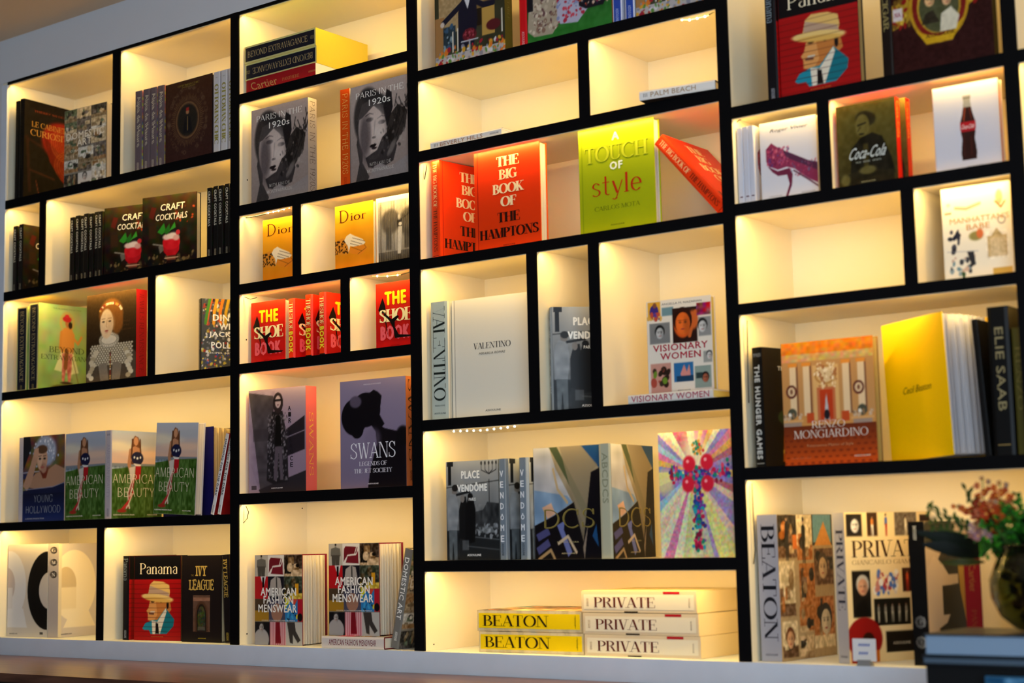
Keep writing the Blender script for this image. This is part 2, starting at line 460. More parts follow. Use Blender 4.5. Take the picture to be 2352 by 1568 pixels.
def f_cabinet(p):
    a = Art(70, 88, '#0A0707')
    a.gr('#070505', '#0C0707').ln([(.05, .62), (.1, .1)], .05, '#2A120C').ln([(.02, .62), (.3, .55)], .03, '#2A120C').ln([(.1, .3), (.5, .25)], .02, '#3A1A0E').ln([(.2, .2), (.25, .06), (.5, .02)], .012, '#7A3A1E')
    a.el(.62, .64, .34, .2, '#8A180C', .2).pg([(.3, .68), (.62, .5), (.95, .66), (.85, .1), (.62, .25), (.42, .42)], '#6A1006').el(.78, .42, .3, .14, '#701A08', .2)
    for r in range(1, 9): a.ring(.72, .62, .035 * r, .022 * r, .006, '#D08030', .7)
    for r in range(4, 9): a.ring(.82, .4, .04 * r, .022 * r, .006, '#C06A28', .6)
    a.ns(.03, 30, 40, 4)
    p.art(a)
    p.t('THIERRY W. DESPONT', .5, .9, .68, .02, '#8A3A20', 'old')
    p.t('LE CABINET OF', .48, .765, .72, .055, '#C49040', 'old')
    p.t('CURIOSITIES', .5, .68, .8, .065, '#D09A48', 'old')
def s_dark(p): 
    p.rc(0, 0, 1, 1, '#0B0908'); p.t('LE CABINET OF CURIOSITIES', .5, .6, .6, .3, '#4A3A20', 'old', rot=1)
def f_domestic(p):
    a = Art(96, 120, '#8A8478')
    k = 0
    for (x0, y0, x1, y1) in [(0, .84, .3, 1), (.3, .84, .64, 1), (.64, .84, 1, 1), (0, .7, .3, .84), (.3, .68, .64, .84), (.64, .7, 1, .84), (0, .52, .34, .7), (.34, .5, .64, .68), (.64, .52, 1, .7), (0, .36, .34, .52), (.34, .3, .7, .5), (.7, .3, 1, .52), (0, .2, .34, .36), (.34, .2, .66, .3), (.66, .18, 1, .3), (0, 0, .18, .18), (.18, 0, .34, .18), (.66, 0, 1, .18)]:
        k += 1
        a.photo(x0, y0, x1, y1, 40 + k, ['#3A3630', '#C9B48E', '#8E7A5C', '#D8D2C4', '#6A6058', '#A08A6A', '#5E6A50', '#A07A50'])
    a.rc(.34, 0, .66, .18, '#D6D2CC').face(.5, .12, .06, '#BDB6AE', '#55504A').rc(.4, .02, .62, .055, '#34323A')
    p.art(a)
    p.t('DOMESTIC', .5, .66, .9, .085, '#F2E6D0', bold=.02); p.t('ART', .48, .565, .34, .085, '#F2E6D0', bold=.02)
    p.t('CURATED INTERIORS', .5, .47, .7, .025, '#E8DCC8', bold=.005)
def s_domestic(p):
    p.rc(0, 0, 1, 1, '#77736C'); p.t('DOMESTIC ART', .5, .6, .62, .55, '#F4EFE4', bold=.02, rot=1); sp_imprint(p, '#E0DCD0', .12)
def s_alps(p):
    p.rc(0, 0, 1, 1, '#6A5A5E'); p.t('Alpia de lHaure', .5, .62, .62, .62, '#D8C8A8', shear=-.5, rot=1); sp_imprint(p, '#C8B8A0')
def f_rainbow(p):
    a = Art(20, 90, '#C8B45A')
    rg = random.Random(5)
    for i in range(26): a.rc(0, i / 26, 1, (i + 1) / 26, rg.choice(['#E0D848', '#B8C838', '#C04A78', '#3A62B0', '#E08A30', '#D8D8D8', '#8A4AA0', '#E8E070']))
    p.art(a.ns(.1, 12, 60, 3))
def f_ottoman(p):
    a = Art(90, 110, '#35201C').gr('#3A1F1C', '#4A2A18')
    for i in range(72):
        t = i * math.pi / 36; r0, r1 = 1.08, 1.28 + .2 * ((i * 7) % 5) / 5
        a.ln([(.48 + .25 * r0 * math.cos(t), .5 + .23 * r0 * math.sin(t)), (.48 + .25 * r1 * math.cos(t), .5 + .23 * r1 * math.sin(t))], .008, '#8A6844', .8)
    rg = random.Random(8)
    for i in range(60):
        t = rg.uniform(0, 6.28); x, y = .48 + .4 * math.cos(t), .5 + .4 * math.sin(t)
        a.ring(x, y, rg.uniform(.01, .035), rg.uniform(.008, .03), .006, '#7A6048', .6)
    a.el(.48, .5, .25, .23, '#7A5838').el(.48, .5, .225, .205, '#4A3324').el(.48, .5, .205, .19, '#26221C')
    a.el(.48, .6, .035, .028, '#B07A50').rc(.45, .615, .51, .655, '#B02A22').pg([(.38, .34), (.42, .53), (.48, .56), (.54, .53), (.58, .34)], '#15151A').ln([(.48, .54), (.48, .38)], .02, '#B08A4A', .7)
    a.ns(.02, 40, 50, 2)
    p.art(a); p.t('OTTOMAN CHIC', .5, .94, .46, .022, '#B8A038', 'old', bold=.01); p.t('SERDAR GULGUN', .5, .915, .28, .012, '#A08A30')
def s_ottoman(p):
    p.rc(0, 0, 1, 1, '#D8D2D0'); p.t('OTTOMAN CHIC', .5, .48, .74, .6, '#A09440', 'fat', rot=1); p.t('SERDAR', .5, .93, .3, .012, '#A09A80')
def f_cocktails(p):
    a = Art(84, 100, '#14100C').gr('#0E0C0A', '#3A2E18').ns(.06, 14, 16, 5, False)
    a.pg([(.12, .72), (.2, .68), (.26, .84), (.17, .86)], '#5A1E14').rc(.12, .42, .26, .6, '#3A2414')
    a.blobs(40, .01, .04, ['#3A3226', '#55452E', '#1E1A14', '#6A5A3A'], 6, (.05, 0, .95, .2)).blobs(20, .008, .03, ['#8A2A14', '#C04A1E', '#5A3014'], 7, (.6, .6, .95, .85))
    a.pg([(.3, .3), (.45, .34), (.4, .24), (.33, .2)], '#6A645A').ln([(.2, .34), (.42, .3)], .02, '#8A8274')
    a.pg([(.38, .38), (.7, .38), (.68, .22), (.62, .16), (.46, .16), (.4, .22)], '#B81420').el(.54, .34, .16, .1, '#D01A26').ns(.06, 20, 12, 9, True, (.38, .16, .7, .38))
    a.el(.46, .42, .08, .04, '#E8C8C0', .5).el(.56, .43, .1, .045, '#F0D8CC', .5).el(.63, .4, .06, .04, '#E0A8A0', .5).el(.66, .47, .04, .035, '#D0303A')
    a.rc(.46, .1, .62, .15, '#7A4030').ln([(.42, .13), (.66, .13)], .012, '#C8A890')
    a.pg([(.28, .5), (.4, .62), (.44, .5), (.36, .46)], '#2E8A28').pg([(.4, .5), (.5, .6), (.52, .5), (.45, .45)], '#246A20').pg([(.5, .5), (.6, .62), (.62, .54)], '#3A9A30')
    p.art(a)
    for s_, u, v, w, h in (('CRAFT', .56, .835, .44, .09), ('COCKTAiLS', .54, .70, .58, .085)):
        p.t(s_, u, v, w, h, '#FFF6DC', bold=.02, shear=.12)
    p.ln = None
def s_cocktails(p):
    p.rc(0, 0, 1, 1, '#151210'); p.t('CRAFT COCKTAiLS', .5, .7, .5, .42, '#EFE6CC', bold=.02, shear=-.12, rot=1); sp_imprint(p, '#9A927E')
def f_beyond(p):
    a = Art(80, 100, '#8FA860').gr('#7C9A50', '#9AB070').ns(.06, 10, 12, 3, False)
    a.el(.5, .8, .13, .12, '#B89A50', .3).el(.5, .8, .1, .095, '#9AA860', .2)
    a.pg([(.4, .4), (.38, .68), (.46, .74), (.58, .74), (.64, .66), (.62, .4)], '#C8863A').ln([(.62, .62), (.7, .56), (.76, .64)], .035, '#C8863A').ln([(.4, .68), (.38, .5), (.5, .48)], .04, '#C08034')
    a.el(.52, .79, .05, .05, '#A86A38').el(.56, .77, .035, .04, '#241610').el(.5, .84, .08, .035, '#B02228').el(.5, .875, .04, .02, '#C02A30')
    a.pg([(.4, .45), (.62, .45), (.72, .22), (.58, .2), (.28, .24)], '#D8D8A0', .8).pg([(.42, .44), (.6, .44), (.58, .12), (.53, .1), (.5, .3), (.46, .1), (.42, .12)], '#C07060')
    a.ns(.12, 30, 30, 9, True, (.4, .1, .62, .4)).ln([(.5, .46), (.48, .28)], .07, '#7A4A22').el(.5, .095, .1, .015, '#3A1E14').el(.52, .03, .3, .05, '#5A5A24').ln([(.6, .4), (.74, .03)], .01, '#6A4A20')
    p.art(a)
    p.t('BEYOND', .5, .475, .62, .07, '#16240F', 'old'); p.t('EXTRAVAGANCE', .52, .385, .94, .055, '#1C2E14', 'old'); p.t('THE AL THANI COLLECTION', .5, .955, .5, .014, '#4A5A2A', 'old')
def s_beyond(p):
    p.rc(0, 0, 1, 1, '#D4CC86'); p.rc(.1, .015, .9, .985, '#121626', .0009); p.t('BEYOND EXTRAVAGANCE', .5, .53, .84, .36, '#C8B07A', 'old', rot=1, k=.0013); p.t('ASSOULINE', .5, .045, .05, .2, '#A09060', rot=1, k=.0013)
def f_jewels(p):
    a = Art(110, 136, '#2A1E12').gr('#1A120C', '#4A3418')
    a.pg([(0, 0), (0, .28), (.12, .4), (.28, .44), (.62, .44), (.86, .4), (1, .3), (1, 0)], '#54483A')
    rg = random.Random(4)
    for j in range(10):
        for i in range(16):
            x, y = .1 + i * .053 + (j % 2) * .026, .2 + j * .024
            a.el(x, y, .022, .012, '#C8BCA0').el(x - .006, y + .003, .01, .006, '#E8E0CC')
    for i in range(9):
        for sx in (-1, 1): a.el(.5 + sx * (.3 + .02 * (i % 4)) + (.02 * i if sx < 0 else .01 * i) * sx * .6, .34 - i * .035, .05, .028, rg.choice(['#D8CCB0', '#B8A888', '#E0D8C0']))
    a.pg([(.25, .2), (.42, .22), (.46, .02), (.3, .0)], '#8A7E6E').pg([(.54, .22), (.72, .2), (.68, 0), (.52, .02)], '#8A7E6E').ln([(.49, .32), (.49, 0)], .03, '#5A2A1A')
    for i in range(12): a.el(.49, .3 - .026 * i, .014, .01, rg.choice(['#D8B060', '#8A1A14', '#E8E0C8']))
    a.el(.46, .47, .2, .085, '#E6DCC8')
    for i in range(26):
        t = i / 26 * 2 * math.pi; a.ring(.46 + .18 * math.cos(t), .475 + .07 * math.sin(t), .022, .018, .006, '#8A8270')
    a.el(.5, .76, .24, .17, '#8E5A26', .2).el(.62, .66, .12, .13, '#8A5624', .3)
    a.el(.41, .655, .135, .165, '#EBCDA6', .12).el(.5, .66, .08, .1, '#D8AE80', .5, a=.35)
    for x in (.345, .475): a.el(x, .68, .026, .009, '#3A2418').ln([(x - .035, .712), (x + .035, .715)], .006, '#9A6A40')
    a.ln([(.42, .7), (.40, .63), (.415, .615)], .007, '#B8845A').el(.41, .575, .035, .009, '#B0443A').el(.41, .555, .03, .006, '#C98A74', a=.7)
    for i in range(22):
        t = math.radians(20 + i * 6.5); a.el(.49 + .23 * math.cos(t), .76 + .12 * math.sin(t), .022, .014, rg.choice(['#E8C88A', '#C89848', '#F0E0C0', '#A03A2A']))
    a.ns(.02, 50, 60, 2)
    p.art(a)
    for i, s_ in enumerate(['JEWELS', 'OF THE', 'RENAISSANCE']): p.t(s_, .8, .66 - .045 * i, [.16, .13, .3][i], .018, '#6A4428', 'old')
    p.imprint(.45, .02, '#3A2A20', .3)
def s_jewels(p):
    p.rc(0, 0, 1, 1, '#A5161E'); p.t('JEWELS RENAISSANCE', .5, .52, .88, .42, '#6E1016', 'old', rot=1)
def f_dinner(p):
    a = Art(90, 110, '#4A4A46').blobs(420, .006, .03, ['#C8C4BC', '#1E1C1E', '#7A7A78', '#E8E4DA', '#3A4A6A', '#A83A2A', '#C8B040'], 4)
    for i, (x, c) in enumerate([(.12, '#E0602A'), (.22, '#F0A020'), (.32, '#F08020'), (.1, '#4A8A2A'), (.42, '#D8A828'), (.52, '#5A9A30'), (.66, '#F08828'), (.8, '#E8B030'), (.9, '#D86A20')]):
        a.ln([(x + .05, 1), (x, .82), (x - .03 + .02 * (i % 3), .66)], .05, c)
    a.blobs(60, .004, .02, ['#C03A34', '#3A4A9A', '#E8D040'], 14, (0, 0, 1, .25))
    p.art(a)
    for s_, u, v, w in (('DINNER', .5, .74, .6), ('WITH', .5, .62, .38), ('JACKSON', .48, .5, .7), ('POLLOCK', .5, .36, .66)): p.t(s_, u, v, w, .085, '#FFFDF2', bold=.035)
    p.t('RECIPES, ART & NATURE', .5, .25, .8, .025, '#F0EADC', bold=.02)
def s_dinner(p):
    p.rc(0, 0, 1, 1, '#1A1714'); p.t('DINNER WITH JACKSON POLLOCK', .5, .62, .64, .3, '#B8B0A0', rot=1)
def f_hollywood(p):
    a = Art(96, 124, '#6A4A2E').ns(.14, 9, 12, 3, False).pg([(0, 1), (.16, 1), (.2, .86), (.02, .62), (0, .6)], '#181A22')
    a.el(.54, .82, .26, .18, '#9AA4BC', .25)
    rg = random.Random(2)
    for i in range(90): a.el(.54 + rg.gauss(0, .13), .82 + rg.gauss(0, .09), .018, .014, rg.choice(['#A8B2C8', '#C8CEDC', '#8490AC', '#D8DCE8']))
    a.rc(0, .5, .4, .56, '#262C54').ln([(0, .575), (.4, .585)], .01, '#B8C0D8')
    a.pg([(.14, .46), (.3, .56), (.42, .58), (.48, .5), (.56, .5), (.62, .6), (.78, .66), (1, .6), (1, .45), (.7, .38), (.3, .38), (.16, .4)], '#B08468')
    a.el(.46, .73, .13, .14, '#C89A7C', .12).el(.42, .72, .06, .1, '#DDB496', .9, a=.7).el(.46, .84, .13, .05, '#5A3C28', .3).el(.5, .62, .07, .06, '#B0826A', .3)
    for x in (.41, .52): a.el(x, .73, .028, .012, '#1E1612').ln([(x - .035, .76), (x + .035, .765)], .008, '#4A3022')
    a.el(.47, .63, .045, .014, '#A8584E').ln([(.47, .73), (.485, .685), (.46, .68)], .006, '#9E7258').el(.47, .655, .02, .006, '#8E6248')
    a.pg([(.0, .42), (.18, .66), (.28, .84), (.38, .86), (.34, .7), (.2, .44), (.1, .36)], '#BE9074')
    a.el(.32, .8, .06, .06, '#C4967A', .3).rc(0, 0, 1, .36, '#141A38').pg([(0, .36), (.3, .38), (.7, .39), (1, .44), (1, .3), (0, .3)], '#161C3C').ln([(0, .375), (.4, .385), (.75, .4), (1, .44)], .007, '#8A94B8')
    a.gr('#1A2C66', '#10142E', 0, .33)
    p.art(a)
    p.t('YOUNG', .5, .265, .44, .085, '#A8ACB8', 'thin'); p.t('HOLLYWOOD', .5, .14, .82, .085, '#A8ACB8', 'thin'); p.t('CLAIBORNE SWANSON FRANK', .3, .035, .46, .016, '#9AA0B4', bold=.02)
def s_hollywood(p):
    p.rc(0, 0, 1, 1, '#C8BEC0'); p.t('YOUNG HOLLYWOOD', .5, .5, .6, .5, '#A09CA4', 'thin', rot=1)
def f_american(p):
    a = Art(90, 120, '#98A4B4').gr('#DCB49C', '#A8B4C8', .62, 1).gr('#6A7A86', '#8A8A90', .58, .63)
    a.el(.2, .82, .4, .06, '#E0D6BC', .8, a=.8).el(.8, .88, .5, .05, '#A8B0BC', .9, a=.7).el(.7, .74, .5, .04, '#ECC4A4', .9, a=.7)
    a.pg([(0, .56), (.5, .6), (1, .61), (1, 0), (0, 0)], '#3E5E20').ns(.12, 40, 26, 3, True, (0, 0, 1, .6)).ns(.06, 8, 6, 6, True, (0, 0, 1, .6))
    a.gr('#1E3212', '#3E6022', 0, .56) if False else a
    a.pg([(.36, .62), (.4, .9), (.45, .95), (.52, .93), (.56, .8), (.58, .62)], '#6A3E24').el(.47, .885, .045, .05, '#C08A66').pg([(.33, .66), (.36, .8), (.45, .83), (.57, .8), (.58, .66)], '#B88260')
    a.pg([(.34, .8), (.3, .62), (.38, .44), (.43, .45), (.37, .62), (.4, .78)], '#B07C5A').ln([(.4, .9), (.38, .7)], .03, '#54301C').ln([(.55, .9), (.57, .68)], .03, '#54301C')
    a.el(.5, .69, .12, .075, '#14163A').el(.5, .69, .02, .015, '#E8E8E8').el(.56, .7, .016, .013, '#E8E8E8').el(.44, .7, .016, .013, '#E8E8E8').pg([(.42, .63), (.58, .62), (.52, .56)], '#E8E0D4')
    a.pg([(.46, .6), (.58, .6), (.56, .46), (.46, .44)], '#B0141E').pg([(.34, .58), (.46, .6), (.44, .4), (.36, .42)], '#D0C4B8')
    for i in range(4): a.ln([(.44 - i * .01, .46), (.4 - .05 * i * .6, .28), (.26 + .03 * i, .12)], .02, ['#B01A22', '#D8CCBC', '#A8161E', '#E0D0BC'][i])
    a.ln([(.42, .3), (.34, .2), (.2, .1)], .035, '#B82A2A').ln([(.4, .28), (.32, .14)], .02, '#E0C8A8').el(.2, .09, .09, .02, '#9A2A1E')
    p.art(a)
    p.t('AMERICAN', .48, .455, .92, .105, '#F0E4C4', 'thin'); p.t('BEAUTY', .48, .3, .72, .105, '#F0E4C4', 'thin')
    p.t('CLAIBORNE SWANSON FRANK', .24, .045, .42, .014, '#F0EAD8', bold=.02); p.imprint(.8, .045, '#F0EAD8', .2)
def s_american(p):
    p.rc(0, 0, 1, 1, '#BFB2B4'); p.t('AMERICAN BEAUTY', .5, .54, .6, .5, '#94889A', 'thin', rot=1); p.t('III', .5, .95, .4, .02, '#6A6068'); sp_imprint(p, '#8A7E84')
def f_plain(c):
    return lambda p: p.rc(0, 0, 1, 1, c)
def f_red(p):
    p.art(Art(30, 40, '#8E1212').ns(.06, 5, 6, 3).blobs(14, .03, .09, ['#6A0A0C', '#A01818'], 4))
def s_dressing(p):
    p.rc(0, 0, 1, 1, '#E4DDD6'); p.t('DRESSING FOR THE DARK', .5, .58, .7, .55, '#1E1C1E', bold=.03, rot=1); sp_imprint(p, '#55504E')
def f_mono(p, back=False):
    a = Art(100, 130, '#CFC4B6')
    if not back:
        a.el(.3, .55, .42, .38, '#F2E4C2').pg([(.1, .1), (.72, .1), (.56, .3), (.3, .34)], '#F2E4C2').el(.14, .56, .2, .19, '#CDB88E').rc(-.1, .3, .34, .53, '#EAD9B0').rc(0, 0, .06, 1, '#DCCFAF')
        a.el(1.14, .5, .3, .38, '#0C0A0A')
    else:
        a.el(.04, .55, .42, .38, '#DDDAD8').pg([(-.1, .1), (.5, .1), (.4, .3), (.2, .34)], '#DDDAD8').el(-.04, .56, .22, .19, '#BDB0AA').rc(-.1, .3, .12, .53, '#D4CFCC')
        a.el(1.0, .5, .5, .42, '#0C0A0A').el(1.06, .5, .27, .2, '#C9BEB2')
    p.art(a)
    p.t('assouline.com', .16, .035, .2, .016, '#3A342C', bold=.02)
    if back: p.rc(.82, .03, .9, .055, '#4A443E')
def s_mono(p):
    p.rc(0, 0, 1, 1, '#B7AAA0')
    for i, ch in enumerate('GMN'):
        v = .93 - .13 * i
        p.pl([(.5 + .4 * math.cos(q * math.pi / 4), v + .04 * math.sin(q * math.pi / 4)) for q in range(8)], '#1A1816')
        p.t(ch, .5, v, .4, .035, '#D8CEC2', 'fat', k=.001)
def f_panama(p):
    a = Art(100, 126, '#A60E10').rc(0, .715, 1, 1, '#08070C').rc(0, .7, 1, .716, '#B41014')
    a.pg([(.31, .38), (.27, .35), (.3, .31), (.3, .24), (.42, .22), (.62, .26), (.8, .36), (.74, .56), (.4, .56), (.34, .44)], '#C87A38').pg([(.31, .38), (.27, .35), (.3, .31), (.3, .24), (.42, .22), (.5, .3), (.46, .5), (.34, .46)], '#E09A54')
    a.ln([(.33, .315), (.42, .312)], .02, '#6A4030').ln([(.36, .335), (.44, .335)], .018, '#D8C8B0').el(.4, .455, .04, .012, '#3A2414').ln([(.34, .475), (.46, .48)], .01, '#3A2010').el(.72, .42, .025, .05, '#1A1210').el(.58, .47, .03, .03, '#2A1A10')
    a.pg([(.18, .14), (.24, .2), (.38, .235), (.5, .24), (.68, .38), (.86, .25), (.84, .17), (.7, .08), (.36, .075), (.32, .12), (.22, .12)], '#1E8AA0').pg([(.68, .38), (.86, .25), (.84, .17), (.7, .09), (.56, .1)], '#12707E')
    a.pg([(.38, .235), (.5, .22), (.68, .38), (.7, .34), (.56, .08), (.4, .075)], '#E8DCC4').pg([(.47, .21), (.52, .2), (.54, .08), (.46, .08)], '#0C0A0C')
    a.pg([(.3, .54), (.34, .66), (.42, .7), (.62, .69), (.75, .65), (.77, .56), (.74, .5), (.4, .52)], '#E8BC6A').pg([(.31, .56), (.34, .645), (.74, .56), (.76, .5), (.4, .5)], '#BE9C80').el(.5, .5, .34, .045, '#EEC878', rot=-4).el(.52, .475, .3, .03, '#D8A040', rot=-4, a=.6)
    for j in range(12): a.ln([(0, .66 - j * .056), (1, .667 - j * .056)], .0035, '#3A0808', .75)
    p.art(a)
    p.t('Panama', .52, .845, .8, .13, '#F6E6C2', 'old'); p.imprint(.5, .045, '#C86A2A', .26)
def s_panama(p):
    p.rc(0, 0, 1, 1, '#0E0C12'); p.t('Panama', .5, .84, .26, .7, '#8A98A0', 'old', rot=1); sp_imprint(p, '#9A9AA0')
def f_ivy(p):
    p.rc(0, 0, 1, 1, '#171012', .0003)
    a = Art(40, 64, '#A87A62').ns(.07, 12, 24, 3)
    a.el(.5, .42, .38, .42, '#8A5A3C').rc(.12, 0, .88, .42, '#8A5A3C').el(.5, .42, .28, .34, '#1C1410').rc(.22, 0, .78, .42, '#1C1410').el(.5, .42, .22, .28, '#6A7A3E').rc(.28, .04, .72, .42, '#5A6A3A').ns(.2, 14, 22, 5, False, (.26, .02, .74, .66)).rc(.28, .04, .72, .14, '#A09A94', .7)
    p.art(a, .29, .12, .72, .54)
    p.t('IVY', .5, .82, .3, .13, '#C0A050', 'slab'); p.t('LEAGUE', .5, .66, .64, .13, '#C0A050', 'slab'); p.t('THE', .27, .77, .07, .02, '#8A7438'); p.imprint(.52, .045, '#D8B830', .2)
def s_ivy(p):
    p.rc(0, 0, 1, 1, '#141014'); p.t('IVY LEAGUE', .5, .73, .44, .62, '#A89048', 'slab', rot=1); sp_imprint(p, '#B09A40')
def f_paris(p):
    a = Art(100, 124, '#B4A098').gr('#94827A', '#BCA89C')
    a.pg([(.08, 0), (.15, .2), (.1, .4), (.16, .62), (.22, .5), (.2, .2), (.35, 0)], '#3E3836').el(.3, .66, .24, .3, '#3A3432', .15).el(.44, .8, .26, .1, '#2E2A2A', .3, rot=-25).pg([(.62, .5), (.72, .7), (.7, .86), (.62, .9), (.56, .7)], '#1E1A1C')
    a.el(.36, .5, .22, .3, '#CDB8AC', .1, rot=12).el(.24, .46, .09, .24, '#54494A', .8, a=.85).pg([(.12, .64), (.2, .8), (.42, .84), (.56, .74), (.58, .64), (.4, .76), (.2, .66)], '#4E4644')
    for x, y in ((.33, .625), (.53, .575)): a.el(x, y, .06, .022, '#2A2426', .4).el(x + .005, y, .022, .012, '#100C10').ln([(x - .07, y + .045), (x, y + .065), (x + .06, y + .05)], .009, '#2A2224')
    a.el(.45, .56, .12, .16, '#DCC8BC', .9, rot=12, a=.7).el(.3, .5, .05, .16, '#6A5C5A', .8, a=.6).ln([(.42, .6), (.4, .46)], .012, '#8A7A74', .6).el(.4, .435, .035, .012, '#5A4E4C', .5, a=.8).el(.375, .35, .05, .016, '#140C10', .3).el(.41, .358, .03, .013, '#140C10', .3).el(.4, .325, .045, .012, '#2A1C20', .5).el(.38, .27, .07, .02, '#8A7A74', .9, a=.5).el(.47, .48, .07, .06, '#E0D0C4', .9, a=.6)
    a.pg([(.25, .24), (.45, .3), (.54, .42), (.7, .5), (.78, .3), (.72, .16), (.5, .1), (.3, .14)], '#1E1A1C', .8)
    rg = random.Random(6)
    for i in range(46):
        x = rg.uniform(.62, .98); y = .36 + (x - .6) * .9 + rg.gauss(0, .07); a.ln([(x, y), (x + rg.uniform(-.06, .06), y + rg.uniform(.04, .12))], .014, rg.choice(['#14100F', '#2A2422', '#3A3230']))
    a.pg([(.6, .4), (.66, .62), (.8, .72), (.96, .64), (.92, .46), (.76, .32)], '#1A1614', .8).el(.7, .3, .1, .035, '#8A7E76', .6, rot=50, a=.7).blobs(20, .01, .03, ['#7A6E68', '#B0A498', '#0E0C0C'], 4, (.5, .24, .9, .6), .6)
    a.pg([(.28, 0), (.4, .14), (.5, .16), (.66, .1), (1, .2), (1, 0)], '#988C88').ns(.02, 60, 80, 2)
    p.art(a)
    p.t('PARIS IN THE', .5, .895, .8, .065, '#FFF8EC', 'paris', k=.0009); p.t('1920s', .5, .8, .36, .065, '#FFF8EC', bold=.005)
    p.t('WITH KIKI DE', .5, .165, .36, .034, '#F0E8DC', 'thin'); p.t('MONTPARNASSE', .5, .1, .44, .034, '#F0E8DC', 'thin')
def s_paris(p):
    p.rc(0, 0, 1, 1, '#9A908C'); p.t('PARIS IN THE 1920S', .5, .5, .93, .62, '#4A3A30', 'thin', rot=1)
def s_paris_orange(p):
    p.rc(0, 0, 1, 1, '#E8500C'); p.t('PARIS IN THE 1920S', .5, .54, .82, .6, '#F8C060', 'thin', rot=1); sp_imprint(p, '#C83808', .05)
def f_dior(p):
    a = Art(84, 106, '#F0A018').gr('#E08412', '#F5B41C').ns(.03, 6, 6, 3)
    a.pg([(0, .26), (0, .46), (.2, .5), (.36, .46), (.4, .3), (.3, .24)], '#E0902A')
    rg = random.Random(5)
    for i in range(46): a.el(rg.uniform(0, .34), rg.uniform(.26, .46), .016, .014, '#2A1404')
    a.pg([(.24, .46), (.3, .52), (.4, .55), (.5, .51), (.72, .44), (.8, .38), (.76, .35), (.5, .34), (.4, .36), (.36, .25), (.34, .36)], '#FBE8C4')
    for q in ((.42, .44, .72, .36), (.46, .48, .78, .4), (.4, .4, .64, .34)): a.ln([q[:2], q[2:]], .006, '#4A2A10')
    a.pg([(.4, .34), (.78, .35), (.84, .3), (.78, .24), (.66, .2), (.44, .24), (.36, .28)], '#E88A20').ln([(.44, .34), (.7, .26)], .006, '#6A3A10').ln([(.6, .22), (.82, .3), (.76, .36)], .006, '#6A3A10')
    p.art(a)
    p.t('D', .24, .83, .24, .19, '#5A1E08', 'old'); p.t('ior', .62, .8, .42, .11, '#5A1E08', 'old')
def f_elephant(p):
    p.rc(0, 0, 1, 1, '#E8DCC6', .0003)
    a = Art(70, 90, '#B8B0A4').gr('#A8A296', '#C4BCB0').ns(.05, 8, 10, 2)
    a.el(.35, .66, .26, .2, '#5E5852', .3).el(.9, .62, .28, .24, '#55504A', .3).rc(.22, .2, .38, .56, '#4A4642', .8).rc(.74, .2, .9, .5, '#4A4540', .8).gr('#2A2724', '#6A645C', 0, .17)
    a.el(.6, .72, .035, .04, '#D8D0C4').pg([(.56, .52), (.54, .66), (.66, .66), (.66, .52)], '#1A1816').ln([(.64, .66), (.8, .72), (.95, .78)], .025, '#1E1C1A').pg([(.57, .56), (.68, .56), (.64, .12), (.55, .12)], '#E4DED2').el(.63, .6, .05, .03, '#EAE4DA')
    p.art(a.ns(.05, 60, 70, 7), .05, .03, .96, .93)
def f_shoe(p):
    a = Art(70, 90, '#C81410').gr('#B80E12', '#D0240C').ns(.02, 4, 5, 1)
    p.art(a)
    p.t('THE', .52, .76, .54, .19, '#F8D818', bold=.06)
    p.t('SHOE', .52, .5, .86, .2, '#FFF0B0', 'fat', k=.0011)
    p.t('BOOK', .5, .24, .74, .2, '#F0606A', bold=.06)
    p.pl([(.18, .78), (.06, .6), (.1, .56), (.22, .54), (.27, .5), (.25, .65)], '#0E0808', .0009)
    p.pl([(.2, .56), (.24, .54), (.33, .17), (.31, .17)], '#0E0808', .0009)
    p.pl([(.27, .52), (.42, .44), (.56, .48), (.6, .46), (.5, .4), (.5, .32), (.6, .2), (.96, .17), (.9, .15), (.5, .15), (.46, .3), (.36, .42), (.24, .5)], '#0E0808', .0013)
    p.pl([(.42, .44), (.57, .49), (.62, .47), (.5, .4)], '#0E0808', .0013)
    p.imprint(.5, .045, '#5A0808', .24)
def s_shoe(p):
    p.rc(0, 0, 1, 1, '#E03008'); p.t('THESHOE', .5, .71, .44, .6, '#F8E8A0', 'serif', rot=1); p.t('BOOK', .5, .29, .34, .6, '#F8E030', bold=.06, rot=1); p.rc(.1, .02, .9, .04, '#2A0A06', .0009)
